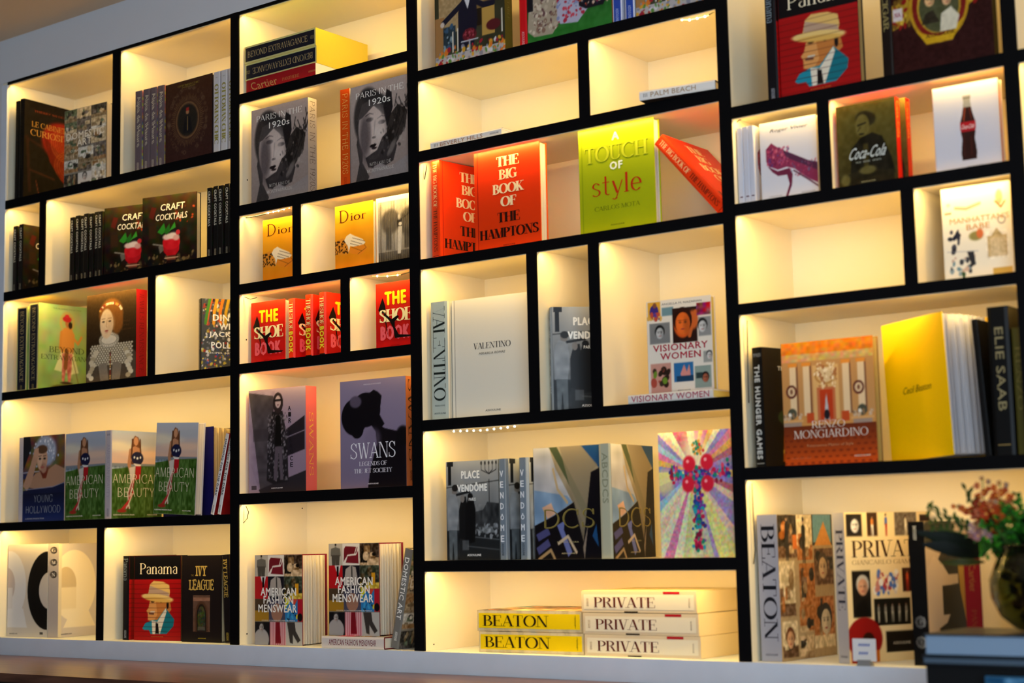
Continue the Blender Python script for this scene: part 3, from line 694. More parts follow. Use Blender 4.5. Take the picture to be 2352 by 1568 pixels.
def f_air(p):
    a = Art(96, 120, '#9A8498').gr('#8E788C', '#9E8A9E')
    a.pg([(0, .98), (.44, .93), (.46, .06), (.2, .04)], '#4A4248').ns(.05, 16, 20, 3, True, (0, .04, .46, .98)).rc(.08, .5, .4, .62, '#3A3238', .5)
    a.pg([(.66, .6), (.98, .72), (.98, .4), (.66, .34)], '#241E26').ln([(.66, .52), (.98, .58)], .01, '#8A7A8A').pg([(0, 0), (.2, .04), (1, .2), (1, 0)], '#2A242A').pg([(0, 0), (.02, .3), (.2, 0)], '#9A8498')
    a.pg([(.42, .78), (.34, .5), (.32, .12), (.44, .08), (.7, .1), (.68, .5), (.6, .78)], '#1E1A1E').blobs(320, .006, .018, ['#6A626A', '#2E282E', '#8A828A'], 5, (.34, .12, .68, .76), .8)
    a.pg([(.48, .74), (.46, .44), (.58, .44), (.56, .74)], '#0C0A0C').pg([(.47, .44), (.44, .12), (.5, .12), (.53, .4), (.56, .12), (.61, .12), (.59, .44)], '#5A4E58').el(.52, .86, .09, .1, '#2A2024').el(.52, .87, .05, .06, '#B09CA4').ln([(.46, .885), (.58, .885)], .02, '#100C10').el(.52, .84, .014, .006, '#5A2A34')
    p.art(a)
    for i, ch in enumerate('AIR FRANCE'): p.t(ch, .72 + .004 * i, .8 - .06 * i, .045, .042, '#1C161C', bold=.03) if ch != ' ' else None
    p.imprint(.5, .045, '#E8E0E4', .2); p.rc(.05, .035, .14, .075, '#4A3E48')
def s_air(p):
    p.rc(0, 0, 1, 1, '#C85A5A'); p.t('SWANS', .5, .45, .6, .4, '#D8A040', 'old', rot=1)
def f_swans(p):
    a = Art(96, 120, '#8A7A92').gr('#7E6E86', '#94849C')
    a.el(.22, .66, .2, .17, '#0E0A10', .06).el(.4, .72, .22, .16, '#0E0A10', .06).el(.24, .8, .09, .055, '#5A4E60', .3).el(.26, .55, .1, .09, '#0E0A10').pg([(.4, .85), (.52, .9), (.58, .88), (.64, .84), (.62, .74), (.58, .7), (.68, .58), (.56, .5), (.45, .6)], '#0E0A10')
    a.pg([(.53, .6), (.68, .54), (.9, .5), (1, .5), (1, 0), (.42, 0), (.46, .18), (.56, .4)], '#120C12').el(.95, .46, .1, .09, '#0E0A0E', .3).el(.5, .45, .12, .1, '#7A6A80', .5, a=.5)
    p.art(a)
    p.t('SWANS', .5, .345, .68, .15, '#F4EEF0', 'old'); p.t('LEGENDS OF', .5, .225, .42, .04, '#E8E0E4', 'serif'); p.t('THE JET SOCIETY', .5, .16, .58, .04, '#E8E0E4', 'serif'); p.imprint(.5, .04, '#E8E0E4', .16); p.t('NICHOLAS FOULKES', .5, .955, .26, .012, '#D8D0DC')
def s_swans(p):
    p.rc(0, 0, 1, 1, '#A8623A'); p.t('SWANS', .5, .6, .74, .6, '#3A2214', 'old', rot=1); sp_imprint(p, '#5A3420', .1)
def f_menswear(p):
    a = Art(110, 140, '#B0A898')
    a.rc(0, .76, .28, 1, '#B8AE9E').person(.14, .72, .28, '#6A645A', '#4A443C', '#8A8074', .6).rc(.28, .76, .62, 1, '#DED6CC').pg([(.3, .8), (.34, .84), (.4, .87), (.52, .88), (.56, .9), (.58, .96), (.34, .97), (.31, .94)], '#6A1620').pg([(.34, .79), (.6, .78), (.59, .92), (.55, .87), (.38, .86)], '#741824').ln([(.34, .8), (.38, .87), (.52, .88), (.56, .96)], .015, '#DED6CC')
    a.photo(.62, .76, 1, 1, 9, ['#1E1814', '#8A6A44', '#C8A880', '#3A2A1E'])
    a.rc(0, .51, .28, .76, '#B8141C').pg([(.12, .76), (.24, .76), (.19, .63)], '#D8D4D0').pg([(.16, .75), (.2, .75), (.2, .64), (.16, .64)], '#0E0C10').rc(.28, .51, .62, .76, '#14121C').pg([(.3, .54), (.34, .72), (.44, .76), (.54, .74), (.6, .54)], '#A89C92').ln([(.46, .74), (.47, .58)], .025, '#3A3634')
    a.photo(.62, .51, 1, .76, 12, ['#5A4A30', '#2A2622', '#C8A838', '#3A4030']).rc(.85, .56, .92, .68, '#D8981C')
    a.rc(0, .26, .3, .51, '#4A3624').rc(0, .26, .3, .38, '#A87A20').rc(.3, .26, .64, .51, '#4A4656').el(.47, .36, .12, .1, '#A07058').rc(.64, .26, .92, .51, '#2A78B0').pg([(.64, .4), (.78, .51), (.64, .51)], '#D8D020').pg([(.7, .51), (.9, .51), (.84, .44)], '#C8402A').blobs(16, .01, .03, ['#1E5A8A', '#3A98C8', '#0E1420', '#D0C83A'], 5, (.66, .27, .9, .4)).rc(.9, .26, 1, .51, '#B01828').el(.95, .31, .05, .045, '#100C10')
    a.rc(0, 0, .32, .26, '#100E12').el(.14, .06, .16, .12, '#A8A09A', .1).face(.14, .19, .06, '#A39B94', '#2A2624').rc(.32, 0, .66, .26, '#D8A8A8')
    for i in range(9): a.rc(.32 + i * .038, 0, .333 + i * .038, .26, '#B03A48')
    a.pg([(.45, .26), (.53, .26), (.55, .02), (.43, .02)], '#7A101C').rc(.66, 0, 1, .26, '#B8B2A8').pg([(.68, .26), (.84, .26), (.86, .16), (.96, .06), (.9, .03), (.8, .12), (.8, .02), (.74, .03)], '#3A3430').rc(.0, .255, 1, .262, '#8A8070')
    p.art(a)
    p.t('AMERICAN', .5, .59, .74, .085, '#F4ECE0', bold=.03); p.t('FASHION', .5, .5, .62, .085, '#F4ECE0', bold=.03); p.t('MENSWEAR', .48, .405, .8, .085, '#F4ECE0', bold=.03); p.t('COUNCIL OF FASHION DESIGNERS OF AMERICA', .5, .272, .7, .013, '#E8E0D0')
def s_menswear(p):
    p.rc(0, 0, 1, 1, '#E6D8CC'); p.t('AMERICAN FASHION MENSWEAR', .5, .5, .76, .5, '#7A1E28', bold=.01, rot=1)
def f_tables(p):
    a = Art(110, 136, '#3A3A28').ns(.05, 8, 8, 3).rc(.06, .3, .84, 1, '#B09468').rc(.1, .74, .8, .82, '#C8AC80').rc(.04, .82, .86, .86, '#D0B68C')
    for x in (.16, .74): a.rc(x - .07, .62, x + .07, .72, '#C0A478').ring(x, .67, .05, .04, .012, '#5A4024')
    a.rc(.28, .64, .42, .7, '#5A2A1A').rc(.58, .66, .7, .71, '#5A2A1A').ns(.07, 40, 50, 4, True, (.06, .4, .84, 1)).rc(.5, .64, .56, .72, '#D8C098').rc(.34, .3, .8, .52, '#8A6A38').rc(.4, .3, .74, .46, '#1E160E').rc(.68, .2, .86, .46, '#C0984A').rc(0, .1, .14, .46, '#A87A48').rc(.12, .14, .3, .36, '#2A3A44').blobs(24, .01, .03, ['#3A5A78', '#8AA0A8', '#1A2A30'], 8, (.12, .14, .28, .36))
    a.pg([(.34, .14), (.34, .46), (.4, .58), (.5, .6), (.6, .56), (.62, .36), (.56, .14)], '#14162A').ln([(.44, .56), (.24, .46), (.12, .4)], .055, '#14162A').ln([(.54, .56), (.7, .48), (.84, .48)], .055, '#14162A').pg([(.43, .58), (.52, .58), (.48, .48)], '#E0E0E4').el(.47, .66, .06, .07, '#9A6444').el(.47, .71, .065, .03, '#3A281C').el(.11, .39, .03, .025, '#D8C8B8')
    a.rc(0, 0, 1, .1, '#B8B0B0').blobs(120, .008, .03, ['#A02030', '#D8A030', '#5A8A3A', '#D8D4D8', '#E0782A', '#8A8A98'], 4, (0, .0, 1, .16)).el(.5, .24, .1, .06, '#6A1A24', .2).blobs(40, .006, .014, ['#8A2A38', '#4A0E18', '#B04A58'], 5, (.42, .2, .58, .29)).el(.84, .28, .1, .05, '#5A1A20', .2).ln([(.38, .19), (.62, .19)], .012, '#C8CCD0').ln([(.5, .19), (.5, .1)], .02, '#B0B4BC').ln([(.26, .12), (.26, .3)], .016, '#E8E0CC').ln([(.33, .12), (.33, .32)], .016, '#E8E0CC').ln([(.96, .2), (.96, .4)], .016, '#E8E0CC')
    p.art(a)
def s_olive(p): p.rc(0, 0, 1, 1, '#6A6222'); p.t('AT THE TABLE', .5, .5, .4, .3, '#8A8440', 'old', rot=1)
def f_dresses(p):
    a = Art(130, 136, '#2A5A28').gr('#2E7A2C', '#14301C').ns(.04, 30, 30, 3)
    a.pg([(0, .12), (.04, .6), (.34, .62), (.44, .2), (.3, .05), (.08, .06)], '#B0A088').blobs(170, .008, .024, ['#6A4A4A', '#D8C8B0', '#8A6A58', '#C0B098'], 5, (.03, .1, .38, .58))
    a.pg([(.36, .16), (.36, .55), (.6, .6), (.72, .2), (.6, .1), (.4, .12)], '#B8B4C8').blobs(90, .008, .02, ['#B02A40', '#D04A5A', '#8A94B8'], 6, (.36, .14, .68, .56))
    a.pg([(.62, .24), (.6, .56), (.84, .62), (.98, .3), (.9, .2), (.7, .2)], '#16141E').blobs(90, .008, .02, ['#C05A3A', '#D8B8A0', '#8A2A3A', '#20203A'], 7, (.62, .22, .95, .58))
    a.rc(0, .6, 1, 1, '#1E3A24').face(.2, .74, .09, '#C09070', '#3A2418').face(.48, .78, .09, '#C09070', '#6A3A1E').face(.76, .78, .09, '#C09070', '#2A1A14').pg([(.0, .3), (.07, .3), (.07, .62), (0, .7)], '#14161E')
    p.art(a)
def s_redplain(p): p.rc(0, 0, 1, 1, '#D8141C'); p.t('ASSOULINE', .5, .08, .12, .35, '#F0A0A0', bold=.02, rot=1)
def s_blue(p): p.rc(0, 0, 1, 1, '#E0E0EC'); p.rc(.12, .01, .88, .99, '#2A4AA8', .0009); p.t('STYLE', .5, .7, .4, .5, '#A8B8E8', 'old', rot=1, k=.0013); p.t('ASSOULINE', .5, .08, .12, .3, '#A8B8E8', bold=.02, rot=1, k=.0013)
def s_beverly(p): p.rc(0, 0, 1, 1, '#EFE8E0'); p.t('BEVERLY HILLS', .5, .56, .6, .52, '#B07A54', bold=.01, rot=1); p.t('ASSOULINE', .5, .1, .12, .2, '#6A625C', bold=.02, rot=1); p.t('III', .5, .92, .05, .4, '#8A8078', rot=1)
def s_palm(p): p.rc(0, 0, 1, 1, '#EFE8E0'); p.t('PALM BEACH', .5, .55, .6, .55, '#B08A5C', bold=.01, rot=1); p.t('III', .5, .92, .05, .4, '#8A8078', rot=1)
def f_hamptons(p):
    p.art(Art(10, 14, '#D8260A').gr('#DE3A08', '#DC2E0A').ns(.01, 3, 3, 2))
    p.rc(.045, 0, .055, 1, '#A8100A')
    for s_, v, w, c in (('THE', .87, .34, '#F4D8A8'), ('BIG', .74, .28, '#F4D8A8'), ('BOOK', .6, .48, '#F4DCB0'), ('OF', .47, .24, '#F4DCB0'), ('THE', .315, .34, '#2A0A06'), ('HAMPTONS', .165, .9, '#2A0A06')): p.t(s_, .52, v, w, .1, c, 'fat')
    p.imprint(.52, .04, '#3A0A06', .18)
def s_hamptons(p):
    p.rc(0, 0, 1, 1, '#E0380C'); p.t('THE BIG BOOK OF', .5, .745, .44, .44, '#F4C890', 'serif', rot=1); p.t('THE HAMPTONS', .5, .29, .42, .44, '#2E0A06', 'serif', rot=1); p.rc(.15, .03, .85, .035, '#2E0A06', .0009)
def f_touch(p):
    p.art(Art(10, 14, '#9CAE0C').gr('#A4AE0A', '#96AA10').ns(.015, 3, 4, 2))
    p.rc(.035, 0, .05, 1, '#8A9C08')
    p.t('A', .5, .895, .09, .07, '#E8EEC0', bold=.06); p.t('TOUCH', .5, .745, .84, .145, '#B8C428', 'serif', k=.0012); p.t('TOUCH', .506, .74, .84, .145, '#7C8A0A', 'serif', k=.0006)
    p.t('OF', .5, .62, .16, .07, '#E8EEE0', bold=.06); p.t('style', .5, .42, .66, .24, '#B02A10', 'old'); p.t('CARLOS MOTA', .5, .235, .6, .042, '#54600A', 'old'); p.imprint(.5, .07, '#3A4408', .18)
def s_touch(p): p.rc(0, 0, 1, 1, '#A0B010'); p.t('A TOUCH OF STYLE', .5, .5, .7, .5, '#54600A', 'old', rot=1)
def f_valentino(p):
    p.rc(0, 0, 1, 1, '#E6DECC', .0003); p.rc(.03, 0, .042, 1, '#B8B0A0')
    p.t('VALENTINO', .53, .595, .49, .052, '#2A2220', 'serif'); p.t('MIRABILIA ROMAE', .53, .53, .34, .02, '#5A524A', bold=.005, shear=.25); p.imprint(.53, .055, '#2E2A28', .2, .016)
def s_valentino(p): p.rc(0, 0, 1, 1, '#BCC4B8'); p.t('VALENTINO', .5, .56, .8, .74, '#1E2420', 'serif', rot=1); p.t('MIRABILIA ROMAE', .5, .12, .6, .014, '#4A504A'); p.t('ASSOULINE', .5, .055, .7, .014, '#2A2E2A', bold=.02)
def f_vendome(p):
    a = Art(96, 130, '#8A8E90').gr('#4A4C4E', '#A4A6A6').ns(.03, 8, 10, 2)
    a.rc(.04, .76, .1, 1, '#14161A').rc(.02, .95, .14, 1, '#1E2024').ln([(0, .735), (1, .79)], .008, '#16181A')
    a.ln([(.82, .8), (.82, .2)], .012, '#1A1A1C')
    for x in (.68, .75, .82, .89, .96): a.ln([(x, .98), (x, .9), (.82, .86)], .008, '#101012').el(x, .97, .016, .02, '#2A2A2C')
    a.pg([(.46, .32), (.52, .48), (.7, .5), (.78, .58), (.9, .57), (1, .56), (1, .28)], '#3A3C3E').rc(.78, .36, 1, .56, '#2E3032').ns(.09, 30, 20, 4, True, (.5, .3, 1, .56)).rc(0, 0, 1, .3, '#202224').ln([(.4, .24), (1, .2)], .012, '#55585A').ln([(.4, .14), (1, .1)], .012, '#4A4C4E').rc(.6, .27, .96, .33, '#6A6E70').blobs(40, .01, .03, ['#8A8E92', '#2A2C2E', '#B0B4B8'], 3, (.55, .22, .98, .36), .7)
    a.el(.16, .7, .05, .05, '#7A7470').el(.17, .73, .06, .035, '#1E1C1C').pg([(.02, .3), (.02, .6), (.08, .68), (.2, .66), (.24, .5), (.2, .3)], '#8A8E92').pg([(.04, .3), (.2, .3), (.2, .0), (.14, 0), (.12, .2), (.1, 0), (.05, 0)], '#5E6468').ns(.06, 16, 20, 6, True, (.02, 0, .24, .66))
    a.ln([(.2, .66), (.46, .69)], .025, '#1A1A1C').pg([(.24, .22), (.24, .5), (.3, .64), (.38, .64), (.4, .5), (.36, .2)], '#141416').pg([(.36, .16), (.36, .5), (.42, .64), (.52, .62), (.56, .5), (.54, .18)], '#0E0E10').el(.31, .62, .04, .04, '#7E7874').el(.46, .64, .05, .035, '#101012').rc(.3, .1, .42, .2, '#6A6E72', .6)
    p.art(a)
    p.t('PLACE', .47, .86, .34, .075, '#F0F0EC', bold=.05); p.t('VENDÔME', .5, .735, .56, .088, '#F0F0EC', bold=.05); p.t('PARIS', .5, .61, .13, .03, '#E8E8E4', bold=.03); p.imprint(.52, .05, '#F0F0F0', .26, .022)
def s_vendome(p): p.rc(0, 0, 1, 1, '#7C8894'); p.rc(.75, 0, 1, 1, '#C8D0D6'); [p.t(ch, .38, .85 - .107 * i, .34, .06, '#F0F2F4', bold=.04) for i, ch in enumerate('VENDÔME')]; p.t('ASSOULINE', .4, .1, .12, .2, '#30363A', bold=.02, rot=1)
def f_visionary(p):
    a = Art(96, 124, '#E4DACC')
    a.rc(.02, .8, .22, .99, '#D8A030').el(.12, .88, .07, .08, '#3A2A7A').el(.13, .95, .03, .03, '#7A4A3A').blobs(20, .01, .03, ['#D8A850', '#5A3A8A', '#B84A3A'], 2, (.02, .8, .22, .86)).rc(.24, .83, .42, .92, '#6A8A94').rc(.4, .53, .78, .9, '#2A1410').el(.56, .73, .14, .15, '#D8581C', .15).el(.72, .76, .08, .1, '#C8602A', .4).ln([(.66, .6), (.76, .84)], .05, '#C8602A').face(.56, .73, .15, '#DC6422', '#2A100A', .8)
        # picture tiles of the collage
    a.rc(.78, .8, .99, .93, '#8A2A3A').ns(.25, 20, 26, 3, False, (.78, .8, .99, .93)).rc(.04, .54, .36, .76, '#7A7A7A').face(.2, .65, .08, '#B0B0B0', '#141414').rc(.8, .58, .99, .78, '#8A8A8A').face(.86, .68, .08, '#C0C0C0', '#1E1E1E')
    a.rc(.04, .02, .36, .33, '#C89080').blobs(16, .02, .06, ['#2A1A14', '#6A8A2A', '#D8C8B8', '#3A2A20', '#A8483A'], 6, (.08, .04, .32, .3)).rc(.4, .12, .7, .32, '#2A6AA0').pg([(.5, .2), (.56, .3), (.6, .22), (.64, .3), (.66, .16), (.54, .14)], '#D88A80').rc(.44, .12, .7, .18, '#1A3A5A').rc(.72, .04, .97, .27, '#8A9A90').face(.88, .14, .06, '#A05A40', '#141010').rc(.74, .14, .84, .2, '#2A3A3A').rc(.86, .3, .99, .42, '#9A9A94').face(.95, .37, .05, '#C8C4BE', '#3A3A3A')
    p.art(a)
    p.t('VISIONARY', .51, .49, .84, .07, '#A8162E', bold=.025); p.t('WOMEN', .51, .4, .62, .07, '#A8162E', bold=.025); p.t('ANGELLA M. NAZARIAN', .55, .955, .62, .022, '#3A3632'); p.imprint(.55, .03, '#2A2A2A', .2)
def s_visionary(p): p.rc(0, 0, 1, 1, '#E6DCD0'); p.t('VISIONARY WOMEN', .5, .5, .92, .7, '#B03048', bold=.02, rot=1)
def f_abc(p):
    a = Art(100, 124, '#9A8C74').gr('#6A5E4C', '#A89878').ns(.04, 8, 10, 2)
    a.pg([(0, .3), (0, 1), (.24, 1), (.34, .8), (.58, .5), (.3, .38)], '#B0B0B4').pg([(0, .3), (.0, .62), (.5, .56), (.58, .5), (.28, .38)], '#7A96B4').pg([(.12, .46), (.26, .5), (.32, .4), (.2, .36)], '#D8A888').ns(.07, 12, 12, 5, True, (0, .3, .5, 1)).ln([(.3, .8), (.36, .62), (.5, .5)], .03, '#B8A078')
    a.pg([(.24, 1), (.36, 1), (.92, .3), (.84, .24), (.5, .7)], '#4A5438').pg([(.72, 1), (1, 1), (1, .78), (.92, .84)], '#1E4A7A').pg([(.4, 1), (.72, 1), (.96, .82), (.86, .76), (.9, .5), (.74, .3), (.6, .5)], '#8E8066', .8)
    a.pg([(0, 0), (0, .3), (.28, .38), (.6, .5), (.74, .12), (.7, 0)], '#100C10').pg([(.86, .76), (1, .8), (1, 0), (.7, 0), (.76, .3)], '#0C0A12').pg([(.02, .1), (.2, .18), (.24, .12), (.06, .04)], '#4A4A78').pg([(.02, .22), (.2, .28), (.24, .22), (.06, .16)], '#4A4A78').pg([(.34, .3), (.46, .34), (.44, .26), (.56, .06), (.5, .02), (.4, .2)], '#6A72A8').ln([(.06, 0), (.24, .08), (.3, 0)], .03, '#A88A60').ln([(.36, .14), (.5, .2), (.62, .06)], .03, '#C8B090').pg([(.72, .1), (.8, .3), (.74, 0)], '#8A7A6A').pg([(.86, .2), (.92, .3), (.95, .1)], '#1E4A78')
    p.art(a)
    p.t('DCS', .52, .36, .74, .17, '#9A8A4A', 'thin'); p.t('DCS', .53, .355, .74, .17, '#7A6A34', 'thin', k=.001); p.t('MANISH ARORA', .5, .15, .32, .014, '#B0A070'); p.imprint(.5, .05, '#C8B88A', .2)
def s_abc(p): p.rc(0, 0, 1, 1, '#B8B498'); p.t('ABCDCS', .5, .7, .44, .5, '#8E8C70', bold=.01, rot=1)
def f_cross(p):
    a = Art(120, 150, '#E8D8A0')
    rg = random.Random(3)
    ang = np.arctan2(a.V - .68, (a.U - .48) * .8); n = 46
    cols = np.array([srgb(c) for c in ['#E8A040', '#D86A9A', '#7A6AC0', '#F0E070', '#C8488A', '#8ABCE0', '#B04A5A', '#F0C8A0', '#9A7AB8', '#E8E8B0']])
    k = ((ang + math.pi) / (2 * math.pi) * n).astype(int)
    sel = np.array([rg.randrange(10) for _ in range(n + 1)])[k]
    a.A = cols[sel] * .75 + .2
    a.pg([(.3, 0), (.44, .5), (.54, .5), (.72, 0)], '#C8D89A', .8).ns(.12, 50, 60, 4, False).el(.5, .82, .16, .16, '#FFF6C8', .9, a=.8).el(.08, .6, .12, .1, '#E8E090', .6, a=.7)
    bc = ['#1E5AA8', '#C81E4A', '#1E8A6A', '#7A2A9A', '#2A3A8A', '#E04A6A', '#2AA0B0', '#8A1A3A']
    for i in range(130): a.el(.52 + rg.gauss(0, .035), rg.uniform(.06, .66), rg.uniform(.014, .03), rg.uniform(.012, .024), rg.choice(bc), .4)
    for i in range(110): a.el(rg.uniform(.16, .96), .66 + rg.gauss(0, .03), rg.uniform(.014, .03), rg.uniform(.012, .024), rg.choice(bc), .4)
    for x, y in ((.42, .74), (.66, .75), (.4, .58), (.66, .58)): a.el(x, y, .085, .065, '#D8203A', .3).el(x - .02, y + .02, .02, .014, '#F8A0A8')
    for i in range(30): a.el(.53 + rg.gauss(0, .03), rg.uniform(.8, .92), .018, .014, rg.choice(['#D8403A', '#E0A040', '#2A8A6A']), .4)
    p.art(a)
def f_beaton(p):
    a = Art(96, 130, '#B09468')
    for i, (x0, y0, x1, y1) in enumerate([(0, .7, .34, 1), (.34, .68, .62, 1), (.62, .78, 1, 1), (0, .3, .28, .68), (.36, .36, .64, .66), (.64, .5, 1, .76), (.02, .02, .3, .27), (.34, .18, .6, .36), (.6, .06, .98, .42), (.32, .0, .58, .16)]):
        a.photo(x0, y0, x1, y1, 70 + i, ['#2A221A', '#C8A878', '#E0C898', '#6A4A30', '#9A7A50', '#1E1814', '#B06A30'])
    a.rc(.64, .8, .98, 1, '#6A9AA0').pg([(.66, .78), (.84, .95), (.98, .78)], '#D8903A').person(.16, .68, .32, '#1E1A1A', '#2A2622').person(.46, .66, .32, '#14120E', '#14120E').face(.8, .62, .1, '#C8A880', '#4A3A2A').face(.16, .14, .08, '#D8A070', '#6A3A1E').rc(.26, .76, .34, .86, '#D8702A').face(.82, .24, .12, '#D0C0A0', '#1A1612')
    p.art(a.ns(.03, 50, 60, 3))
def s_beaton(p): p.rc(0, 0, 1, 1, '#A9A4A8'); p.t('BEATON', .52, .535, .8, .68, '#16161E', 'serif', rot=1); p.t('ASSOULINE', .5, .045, .6, .014, '#4A4848', bold=.02)
def s_beaton_y(p):
    a = Art(8, 120, '#B8A078')
    for i in range(16): a.rc(0, i / 16, 1, (i + .8) / 16, random.Random(i).choice(['#5A4A3A', '#D8C8A8', '#8AA0A8', '#3A3430', '#C8A058', '#E8E0D0']))
    p.art(a)
    p.rc(.14, .015, .86, .985, '#F0CC0A', .0009); p.t('BEATON', .5, .625, .64, .54, '#2A1C0A', 'serif', rot=1, k=.0014); p.t('ASSOULINE', .5, .06, .012, .4, '#6A5A10', rot=1, k=.0014); p.rc(.2, .055, .8, .06, '#8A7410', .0012)
def f_private(p):
    a = Art(110, 144, '#E8CE98')
    a.rc(.02, .84, .2, .99, '#1E1A18').face(.12, .91, .06, '#D8D4CC', '#2A2624').rc(.26, .84, .38, 1, '#3A2418').person(.32, .84, .14, '#C87A3A', '#E8E0D0').person(.48, .84, .15, '#3A5AA0', '#A03028').rc(.58, .84, .84, 1, '#6A5E50').person(.71, .84, .14, '#D8CCB0', '#E0D4B8').ns(.1, 50, 60, 3, True, (.58, .84, .84, 1)).rc(.88, .93, 1, .98, '#2A1410').rc(.88, .78, 1, .91, '#141010')
    a.rc(.06, .3, .27, .61, '#141210').face(.18, .5, .075, '#C8906A', '#B8B0A0').pg([(.08, .3), (.26, .3), (.2, .42), (.1, .38)], '#0A0A0A').blobs(50, .014, .03, ['#A83A3A', '#4A6AA8', '#D8C8B8', '#C07A6A', '#E8E0D0'], 5, (.32, .46, .58, .6)).rc(.64, .46, .82, .62, '#3A1A12').person(.7, .46, .15, '#C8502A', '#A83020').rc(.3, .24, .72, .42, '#12120E')
    for i in range(5): a.person(.35 + i * .08, .26, .13, '#8A8270', '#B0A88E')
    a.el(.18, .16, .2, .14, '#8E1210', .06).rc(.02, .0, .12, .16, '#8E1210').el(.22, .14, .07, .06, '#2A0E08').rc(.1, 0, .34, .08, '#C86A20').rc(.42, .06, .76, .2, '#14100C').blobs(30, .01, .03, ['#1E140A', '#4A3A20', '#C8B070'], 6, (.78, .1, .95, .5))
    p.art(a)
    p.t('PRIVATE', .5, .755, .86, .115, '#3A1E10', 'serif'); p.t('GIANCARLO GIAMMETTI', .52, .665, .9, .03, '#8A6438', 'old'); p.imprint(.6, .12, '#B8AC94', .2, .018)
def s_private(p): p.rc(0, 0, 1, 1, '#B3ACAA'); p.t('PRIVATE', .52, .62, .54, .66, '#34333E', 'serif', rot=1); p.t('ASSOULINE', .5, .045, .6, .014, '#4A4848', bold=.02)
def s_private_box(p):
    p.rc(0, 0, 1, 1, '#DCC6A2'); p.rc(.86, .14, .98, .28, '#A81420', .0009); p.rc(.0, .5, .06, .62, '#2A1A10', .0009)
    p.rc(.14, .02, .84, .98, '#E9DCC0', .0009); p.t('PRIVATE', .47, .62, .54, .5, '#5A1E14', 'serif', rot=1, k=.0014); p.t('ASSOULINE', .47, .06, .012, .44, '#6A5A4A', rot=1, k=.0014); p.t('GIANCARLO', .47, .945, .02, .4, '#A08A70', rot=1, k=.0014)
def f_cigar(p):
    a = Art(110, 130, '#2A0606')
    a.pg([(0, .36), (.24, .42), (.24, .62), (0, .56)], '#A8801C').pg([(.72, .42), (1, .54), (1, .76), (.72, .64)], '#A8801C').blobs(50, .012, .03, ['#8A1410', '#D0A830', '#6A4A10'], 4, (0, .38, .26, .6)).blobs(50, .012, .03, ['#8A1410', '#D0A830', '#6A4A10'], 5, (.74, .46, 1, .72))
    a.el(.48, .5, .3, .3, '#B88A18').el(.48, .5, .27, .27, '#7A1610').el(.48, .49, .22, .22, '#B89024').el(.48, .48, .2, .2, '#4A4A2C').pg([(.3, .7), (.36, .8), (.48, .76), (.6, .8), (.66, .7)], '#C89A20').pg([(.24, .32), (.34, .2), (.6, .2), (.72, .36), (.62, .3), (.48, .25), (.34, .28)], '#D0A018')
    a.face(.39, .54, .065, '#D8A870', '#4A2E1A').pg([(.3, .36), (.34, .44), (.42, .46), (.48, .36)], '#2A2214').face(.56, .52, .06, '#D8A878', '#3A2418').pg([(.48, .28), (.5, .42), (.6, .46), (.68, .38), (.64, .28)], '#D8CCB0').el(.57, .61, .08, .025, '#C89A30').rc(.01, .43, .11, .53, '#D8C8C4').rc(.88, .58, 1, .68, '#D8C8C4')
    p.art(a.ns(.04, 40, 50, 3))
    p.t('ASSOULINE', .48, .265, .3, .03, '#5A2A08', 'slab'); p.t('HA', .94, .63, .08, .035, '#A03A4A', 'slab'); p.t('NA', .06, .48, .07, .035, '#A03A4A', 'slab')
def s_cigar(p): p.rc(0, 0, 1, 1, '#150806'); p.t('THE CIGAR', .5, .62, .5, .6, '#8A7A4A', 'slab', rot=1)
def f_vivier(p):
    a = Art(90, 116, '#D8D6DE')
    up_ = [(.2, .73), (.1, .66), (.1, .5), (.14, .44), (.3, .38), (.46, .4), (.6, .36), (.72, .28), (.86, .2), (1, .14), (1, .4), (.84, .44), (.6, .54), (.4, .62), (.28, .68)]
    a.pg(up_, '#8A2E50').blobs(120, .01, .024, ['#C04A6A', '#6A1E48', '#A84A70', '#5A3A7A', '#D8788A'], 5, (.12, .44, .5, .66), .7).pg([(.4, .62), (.6, .54), (.84, .44), (1, .4), (1, .3), (.8, .38), (.6, .46), (.46, .52)], '#3A2440', .7).blobs(60, .008, .02, ['#8A3A5A', '#C04A60', '#5A6A8A'], 6, (.5, .26, .98, .46), .6)
    a.pg([(.12, .44), (.3, .36), (.5, .38), (.56, .3), (.54, .16), (.46, .02), (.42, .02), (.5, .18), (.46, .3), (.3, .3), (.2, .36)], '#6E2440').ln([(.58, .34), (.8, .22), (1, .1)], .02, '#5A1E34')
    p.art(a)
    p.t('Roger Vivier', .52, .88, .66, .055, '#3A3A42', shear=.5); p.imprint(.82, .05, '#5A5A60', .24); p.t('RIZZOLI' if 0 else 'VIRGINIE', .24, .05, .24, .012, '#5A5A60')
def s_vivier(p): p.rc(0, 0, 1, 1, '#CACAD6'); p.rc(.3, .09, .8, .105, '#5A1E34', .0009)
